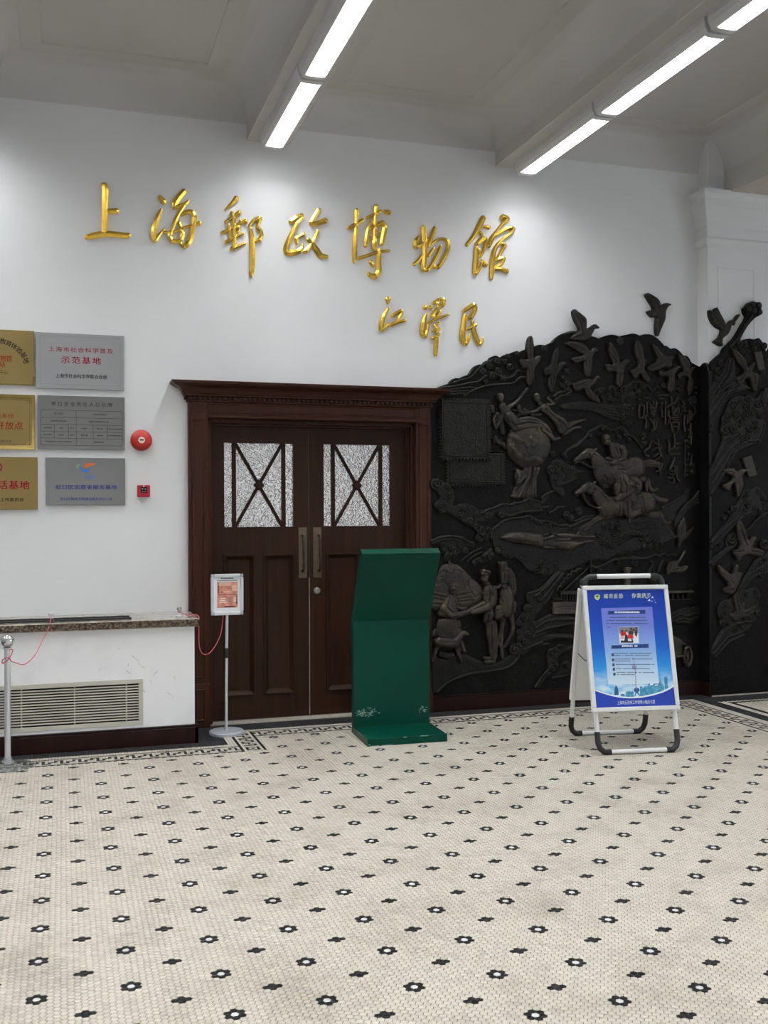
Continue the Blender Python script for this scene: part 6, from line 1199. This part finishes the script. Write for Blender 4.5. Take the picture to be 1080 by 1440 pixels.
rel('mast_line', [line(L_, [(650,365),(760,265),(850,185),(920,110)], 5, 0.020, 0.010), line(L_, [(925,60),(925,180)], 5, 0.020, 0.01), line(I_, [(600,660),(600,780)], 6, 0.02, 0.01)], res=0.005)
rel('wave_crest', [line(L_, [(595,360),(610,320),(625,330),(640,280),(655,285),(665,240),(690,245),(700,200),(730,205),(745,165),(780,170),(800,150),(840,140)], 11, 0.006, 0.014), line(I_, [(610,710),(650,730),(700,720),(760,690),(830,650),(870,655),(900,640),(960,645),(1000,630),(1080,640)], 10, 0.006, 0.012), line(J_, [(0,830),(40,815),(100,820),(160,805),(220,820),(300,815),(370,810),(430,785),(470,770),(510,785),(550,760),(600,780),(650,765),(700,780)], 11, 0.006, 0.012)]+curls(J_, [(65,862,26),(240,868,32)], 0.008)+curls(I_, [(690,740,26),(865,690,22),(1025,690,30)], 0.008))
mbox('roof_beam', M_, [(100, 358, 365, 388, 0.05)], 'bronze_brown'); mbox('house_eave', M_, [(100, 444, 358, 460, 0.036)]); mbox('railing', M_, [(170+50*i, 388, 180+50*i, 446, 0.024) for i in range(4)])
rel('roof_end', [stroke(M_, [(345,372,22),(360,368,18)], 0.03, 0.02)], res=0.0055)
rel('wave_water', [poly(M_, [(100,610),(180,580),(260,545),(340,518),(360,540),(400,520),(460,540),(450,640),(380,700),(280,712),(190,690),(100,700)], 0.03, 0.006, 0.010)]+[ridge(M_, p, 9, 0.009) for p in ([(160,610),(240,560),(340,522)],[(170,640),(240,600),(320,620),(400,590),(450,600)],[(200,670),(280,640),(360,660),(440,630)],[(370,540),(410,520),(460,545)],[(220,690),(300,680),(380,690)])])
rel('cart', [poly(M_, [(150,820),(215,825),(275,862),(265,870),(320,900),(310,912),(268,915),(280,1010),(210,1045),(150,1045)], 0.03, 0.014, 0.016), line(M_, [(215,1030),(290,1020)], 10, 0.02)], 'bronze_brown', label='brown cart body beside a wheel')
wc = [(325+38*math.cos(a), 1028+95*math.sin(a)) for a in np.linspace(0, 2*math.pi, 25)]
rel('cart_wheel', [line(M_, wc, 11, 0.018, 0.018)]+[line(M_, [(325-36*math.cos(a), 1028-90*math.sin(a)), (325+36*math.cos(a), 1028+90*math.sin(a))], 5, 0.014, 0.010) for a in np.linspace(0, math.pi, 6)[:-1]]+[stroke(M_, [(325,1028,14)], 0.02, 0.014)], 'bronze_brown', 0.005)
# --- raised seal characters
for pts in ([[(215,180),(290,180)], [(165,270),(160,430),(240,435),(245,560)], [(175,280),(215,270),(215,400)], [(255,240),(250,400),(215,415)], [(150,200),(180,205)]],
            [[(300,260),(320,300),(345,330)], [(340,230),(345,400)], [(375,230),(365,320),(335,400)], [(300,300),(320,390)]], [[(290,450),(330,490),(345,530)], [(375,480),(365,560),(310,600)], [(345,460),(345,560)]],
            [[(220,640),(225,670),(200,700)], [(195,740),(240,740),(240,770)], [(310,730),(290,800),(225,855),(240,905),(280,915)]], [[(330,725),(380,760),(440,790),(415,830)], [(400,710),(405,820),(440,900),(465,940)], [(320,835),(380,815)], [(345,915),(400,880)], [(375,955),(420,930),(430,880)]], [[(450,1010),(420,1090),(375,1110)], [(400,1040),(425,1140)]],
            [[(395,160),(450,140),(520,150)], [(420,190),(470,190)], [(450,240),(445,300)], [(445,330),(450,420)], [(490,230),(490,510)], [(565,170),(570,240)], [(640,170),(620,220),(560,260),(500,300)], [(530,340),(530,400),(550,440),(520,510)]], [[(580,290),(590,390),(640,400),(660,340),(650,280)], [(600,310),(640,370)], [(640,310),(600,370)], [(565,430),(650,425)], [(590,460),(640,455)], [(560,490),(580,600)], [(560,490),(655,490),(645,590)], [(590,540),(640,540)]],
            [[(515,710),(540,760),(545,880),(600,890),(670,880)], [(600,640),(605,800),(560,830)], [(610,755),(675,755)], [(610,820),(670,800)]], [[(605,940),(575,1020),(550,1090),(590,1110),(630,1060),(600,1040)], [(545,1140),(590,1150),(620,1110),(640,1200),(670,1240)], [(530,1190),(600,1190),(595,1250),(540,1250)]],
            [[(705,220),(725,260),(700,290),(740,300),(710,340),(750,345)], [(735,400),(725,520),(740,600)], [(770,400),(760,500)], [(790,340),(790,480)], [(815,350),(815,450)], [(810,500),(805,620),(790,680)], [(740,730),(765,715)], [(820,620),(810,760)]]):
    rel('seal_character', [line(G_, p, 11, 0.010, 0.014) for p in pts], 'bronze_bird', 0.0048)
rel('dragon_chain', curls(G_, [(845,215,52),(830,1030,36),(836,1112,36)], 0.010)+[stroke(G_, [(x, y, 16)], 0.006, 0.016) for x, y in ((785,580),(780,740),(775,800),(790,890),(772,960),(762,1030),(768,1095),(770,1145),(820,385),(820,430),(880,45),(880,120))]+[line(G_, [(745,760),(740,900),(742,1040),(740,1180)], 8), line(G_, [(860,290),(875,360),(830,420)], 12), line(G_, [(830,900),(820,980),(850,1060)], 12)], res=0.0055)

# --- the bird flying free of the mural, and the mural on the pilaster
Zb = cr(900, 240, 6, WALL-0.03); CRS[id(Zb)] = (900, 240, 6)
bp = [Zb(*p) for p in ((45,1050),(60,1028),(100,1045),(160,1085),(178,1145),(190,1128),(215,1115),(240,1118),(270,1130),(238,1146),(215,1190),(215,1250),(190,1310),(165,1370),(158,1398),(138,1392),(128,1320),(142,1230),(100,1240),(55,1185),(110,1172),(108,1150),(75,1100))]
t = thing('bronze_bird', 'bronze bird in flight fixed alone on the white wall above the mural', 'bird', (5.1, WALL, 3.15))
field_mesh('body', [('p', rounded(bp, 0.2), 0.03, 0.030, 0.022), ('g', [Zb(70,1050), Zb(130,1110), Zb(160,1180)], 0.007, 0.007), ('g', [Zb(100,1060), Zb(165,1160)], 0.006, 0.006), ('g', [Zb(165,1260), Zb(150,1380)], 0.007, 0.007), ('g', [Zb(190,1240), Zb(165,1350)], 0.006, 0.006)], wallplace(WALL), 0.005, 'bronze_bird', t, h_back=0.0)
t2 = thing('bronze_bird', 'bronze dove with a leaf in its beak fixed on the white pilaster', 'bird', (5.5, PY, 2.95))
NP = cr(980, 400, 9, PY-0.03)
field_mesh('body', [('p', rounded([NP(*p) for p in ((150,325),(172,320),(215,355),(222,305),(262,285),(300,370),(340,440),(368,508),(395,492),(430,452),(462,445),(482,462),(466,480),(442,510),(430,570),(400,630),(345,668),(325,700),(332,770),(310,785),(260,755),(205,725),(285,665),(300,610),(308,572),(250,545),(190,480),(155,400))], 0.2), 0.03, 0.026, 0.022), ('g', [NP(180,360), NP(260,470), NP(340,540)], 0.006, 0.007), ('g', [NP(240,330), NP(310,430), NP(355,500)], 0.006, 0.006), ('g', [NP(240,725), NP(310,700)], 0.005, 0.006)], wallplace(PY), 0.005, 'bronze_bird', t2, h_back=0.0)
field_mesh('leaf', [('p', [NP(*p) for p in ((462,478),(478,440),(500,400),(525,375),(550,372),(552,392),(530,430),(500,470),(488,515),(474,512))], 0.02, 0.020, 0.014)], wallplace(PY), 0.005, 'bronze_bird', t2, h_back=0.0)

mur2 = thing('bronze_mural', 'narrow dark bronze relief mural of birds and branches wrapped round the pilaster', 'mural', (5.67, 7.63, 0))
pf = wallplace(YF)
top2 = [N_(*p) for p in ((137,1085),(165,1020),(205,970),(250,930),(300,885),(332,858),(345,825),(362,798),(420,740),(480,682),(520,620),(550,568),(585,505),(620,450),(640,400),(612,352),(603,300),(640,262),(668,228),(720,214),(770,226),(812,240),(822,290),(812,325),(820,355),(800,390),(740,422),(690,470),(640,535),(592,618),(560,680),(545,716),(590,702),(630,690),(680,684),(715,698),(760,684),(800,688),(830,725),(862,765),(872,830),(890,852))]
s2 = [(PX0-0.002, 0.012)]+[(max(x, PX0-0.002), z) for x, z in top2]+[(PX1-0.01, top2[-1][1]-0.01), (PX1+0.03, top2[-1][1]+0.06), (PX1+0.03, 0.012)]
MB().prism(s2, 'y', PY-0.001, YF).build('slab', 'bronze', mur2, bevel=0.003)
zt = on_x(983, 515, PX0)[2]
side = [(YF, 0.125), (YF, top2[0][1]-0.005), (YF+0.025, top2[0][1]+0.05), (YF+0.06, top2[0][1]+0.075), (YF+0.10, top2[0][1]+0.07), (ZS-0.001, top2[0][1]+0.045), (ZS-0.001, 0.125)]
MB().prism(side, 'x', PX0-0.030, PX0-0.0005).build('side_slab', 'bronze_black', mur2, bevel=0.003)['label'] = 'black narrow slab on the side of the pilaster'
MB().box(PX0-0.002, PX1+0.03, YF, PY, 0.0, 0.012).build('plaster_line', 'pale_stone', mur2)
def rel2(name, prims, m='bronze_edge', res=0.006, label=None): return rel(name, prims, m, res, pf, mur2, label)
rel2('branch', [poly(N_, [(140,1440),(140,1330),(200,1240),(290,1130),(340,1020),(360,960),(400,920),(470,940),(470,1020),(480,1180),(560,1250),(700,1320),(600,1345),(480,1360),(400,1400),(360,1440)], 0.03, 0.010, 0.012)]+[ridge(N_, p, 11, 0.011) for p in ([(170,1420),(260,1270),(360,1120),(400,960)],[(200,1440),(290,1300),(390,1170),(440,980)],[(250,1440),(330,1320),(430,1230),(480,1180)],[(310,1440),(400,1350),(500,1310)])]+curls(N_, [(298,1000,36),(250,1100,36),(238,1190,28)], 0.014))
rel2('foliage', curls(N_, [(540,760,36),(600,770,40),(690,740,38),(770,730,40),(630,850,38),(710,810,36),(560,850,34),(850,780,36),(850,880,36),(870,960,34),(830,1110,34),(880,1010,30)], 0.008))
rel2('foliage', [stroke(N_, [(655,310,44)], 0.006, 0.018), stroke(N_, [(700,255,38)], 0.006, 0.018), stroke(N_, [(780,265,38)], 0.006, 0.018), stroke(N_, [(790,350,36)], 0.006, 0.018), stroke(N_, [(715,330,40)], 0.008, 0.02), line(N_, [(690,400),(620,500),(560,610),(500,700),(420,780)], 18, 0.004, 0.010)])
rel2('branch', [poly(O_, [(140,40),(200,0),(480,10),(520,30),(420,90),(340,200),(280,300),(225,430),(180,580),(145,650)], 0.03, 0.010, 0.012)]+[ridge(O_, p, 11, 0.012) for p in ([(160,130),(260,40)],[(155,250),(260,110),(360,20)],[(155,380),(240,220),(330,120),(430,40)],[(160,520),(240,330),(320,210)],[(150,620),(200,450),(260,320)])])
rel2('branch', [poly(O_, [(140,1425),(180,1425),(250,1310),(330,1180),(430,1000),(470,900),(560,835),(700,785),(775,745),(820,640),(862,500),(825,435),(850,330),(882,200),(920,20),(820,60),(760,165),(700,190),(560,150),(440,165),(390,220),(350,330),(300,420),(300,500),(280,560),(300,650),(312,700),(270,800),(240,900),(190,1010),(145,1050)], 0.03, 0.010, 0.012)]+[ridge(O_, p, 12, 0.012) for p in ([(160,1040),(260,880),(330,740),(500,640)],[(160,1160),(290,950),(400,760),(540,640)],[(170,1250),(320,1020),(430,830),(600,730),(760,710)],[(170,1380),(330,1120),(440,900)],[(840,60),(800,200),(860,330)],[(770,730),(830,600),(850,500)])]
     +curls(O_, [(345,455,50),(345,590,62),(440,565,60),(470,410,54),(515,225,40),(630,195,44),(745,255,44),(705,505,44),(640,670,48),(550,705,38),(590,290,52),(530,490,52),(600,400,52),(440,290,50),(680,370,46),(780,400,44),(640,560,46),(400,380,40),(740,600,40)], 0.018))
rel2('branch', [poly(P_, [(78,440),(78,370),(140,300),(205,230),(220,170),(270,100),(290,40),(340,40),(390,15),(430,60),(442,120),(440,190),(400,205),(330,210),(270,235),(200,320),(110,420)], 0.03, 0.010, 0.012)]+[ridge(P_, p, 6, 0.011) for p in ([(85,385),(160,300),(250,220),(300,120)],[(90,420),(190,310),(270,230),(380,205)])]+curls(P_, [(395,55,20),(425,95,20),(320,135,20),(430,135,20),(300,170,22),(405,185,22),(320,65,20),(230,165,17),(370,165,16),(300,100,16),(200,190,10),(170,230,10)], 0.018))
rel2('branch', [stroke(P_, [(95,520,22),(150,470,24),(205,425,20),(250,390,16)], 0.006, 0.016), line(P_, [(200,420),(185,380),(205,340),(240,325)], 7), line(P_, [(310,310),(350,280),(390,230),(465,185)], 8)]+curls(P_, [(150,390,18),(225,370,32),(235,335,14)], 0.010))
rel2('branch', [poly(P_, [(230,720),(280,640),(340,550),(370,490),(440,460),(462,440),(462,560),(420,615),(360,620),(300,690),(265,740)], 0.03, 0.010, 0.012)]+[ridge(P_, p, 6, 0.011) for p in ([(250,710),(330,590),(420,540)],[(270,720),(350,610),(440,580)])]+curls(P_, [(405,515,22),(440,492,16),(407,590,22),(432,395,28),(440,570,16)], 0.018))
rel2('branch', [poly(P_, [(82,1090),(130,985),(165,940),(200,925),(150,900),(120,835),(150,765),(215,752),(240,720),(290,700),(340,680),(385,672),(412,720),(402,790),(408,860),(380,905),(350,920),(330,970),(290,1005),(200,1050),(130,1125),(85,1140)], 0.03, 0.010, 0.012)]+[ridge(P_, p, 6, 0.011) for p in ([(95,1080),(160,970),(240,915),(340,900)],[(100,1110),(190,1000),(280,970),(340,930)],[(110,1130),(200,1030),(300,990)])]+curls(P_, [(155,860,24),(160,912,22),(315,720,17),(375,700,17),(385,740,17),(385,855,20),(280,930,20),(240,952,17),(175,795,14),(300,890,16),(340,880,16)], 0.018))
def bird2(c, pts, feathers=(), m='bronze_bird'): return bird(c, pts, m, 0.026, 0.018, feathers, 0.0055, pf, mur2)
bird2(N_, [(430,800),(520,880),(600,970),(610,1070),(660,1010),(720,980),(700,1040),(655,1112),(750,1130),(752,1220),(720,1378),(680,1330),(650,1210),(605,1180),(530,1302),(480,1250),(470,1180),(560,1130),(585,1090),(500,1000),(440,900)], [[(460,860),(560,1010)],[(500,960),(590,1080)],[(690,1160),(710,1330)],[(500,1220),(570,1160)]])
bird2(O_, [(300,1085),(380,1065),(440,1060),(482,1110),(520,1082),(560,1078),(632,1085),(572,1120),(545,1190),(572,1260),(545,1340),(510,1422),(480,1430),(470,1330),(460,1260),(422,1255),(390,1362),(320,1330),(300,1270),(400,1240),(440,1172),(340,1140)], [[(330,1095),(440,1130)],[(500,1260),(500,1400)],[(320,1300),(400,1270)]], 'bronze_brown')
bird2(P_, [(248,255),(262,240),(278,245),(305,300),(322,378),(345,350),(365,342),(378,360),(342,420),(410,430),(432,450),(400,482),(330,460),(290,472),(262,512),(215,442),(272,420),(250,340)], [[(262,260),(300,370)],[(270,310),(310,400)],[(340,440),(420,455)],[(230,450),(280,440)]], 'bronze_brown')
bird2(P_, [(120,518),(190,580),(222,602),(240,530),(262,528),(250,582),(292,578),(262,650),(222,735),(148,702),(200,660),(140,592)], [[(130,535),(210,620)],[(150,580),(220,650)],[(160,700),(220,690)]], 'bronze_brown')
bird2(P_, [(220,745),(235,712),(252,698),(268,790),(280,775),(306,778),(290,830),(372,788),(382,800),(340,872),(270,882),(240,912),(190,852),(240,842)], [[(240,730),(260,820)],[(300,850),(370,810)]])
for c, q in ((N_, ((710,862),(800,846),(846,1076),(762,1090))), (O_, ((560,940),(670,905),(742,1150),(640,1182)))):
    pts = [c(*p) for p in q]; MB().prism(pts, 'y', YF+0.002, YF-0.024).build('envelope', 'bronze_bird', mur2, bevel=0.003)
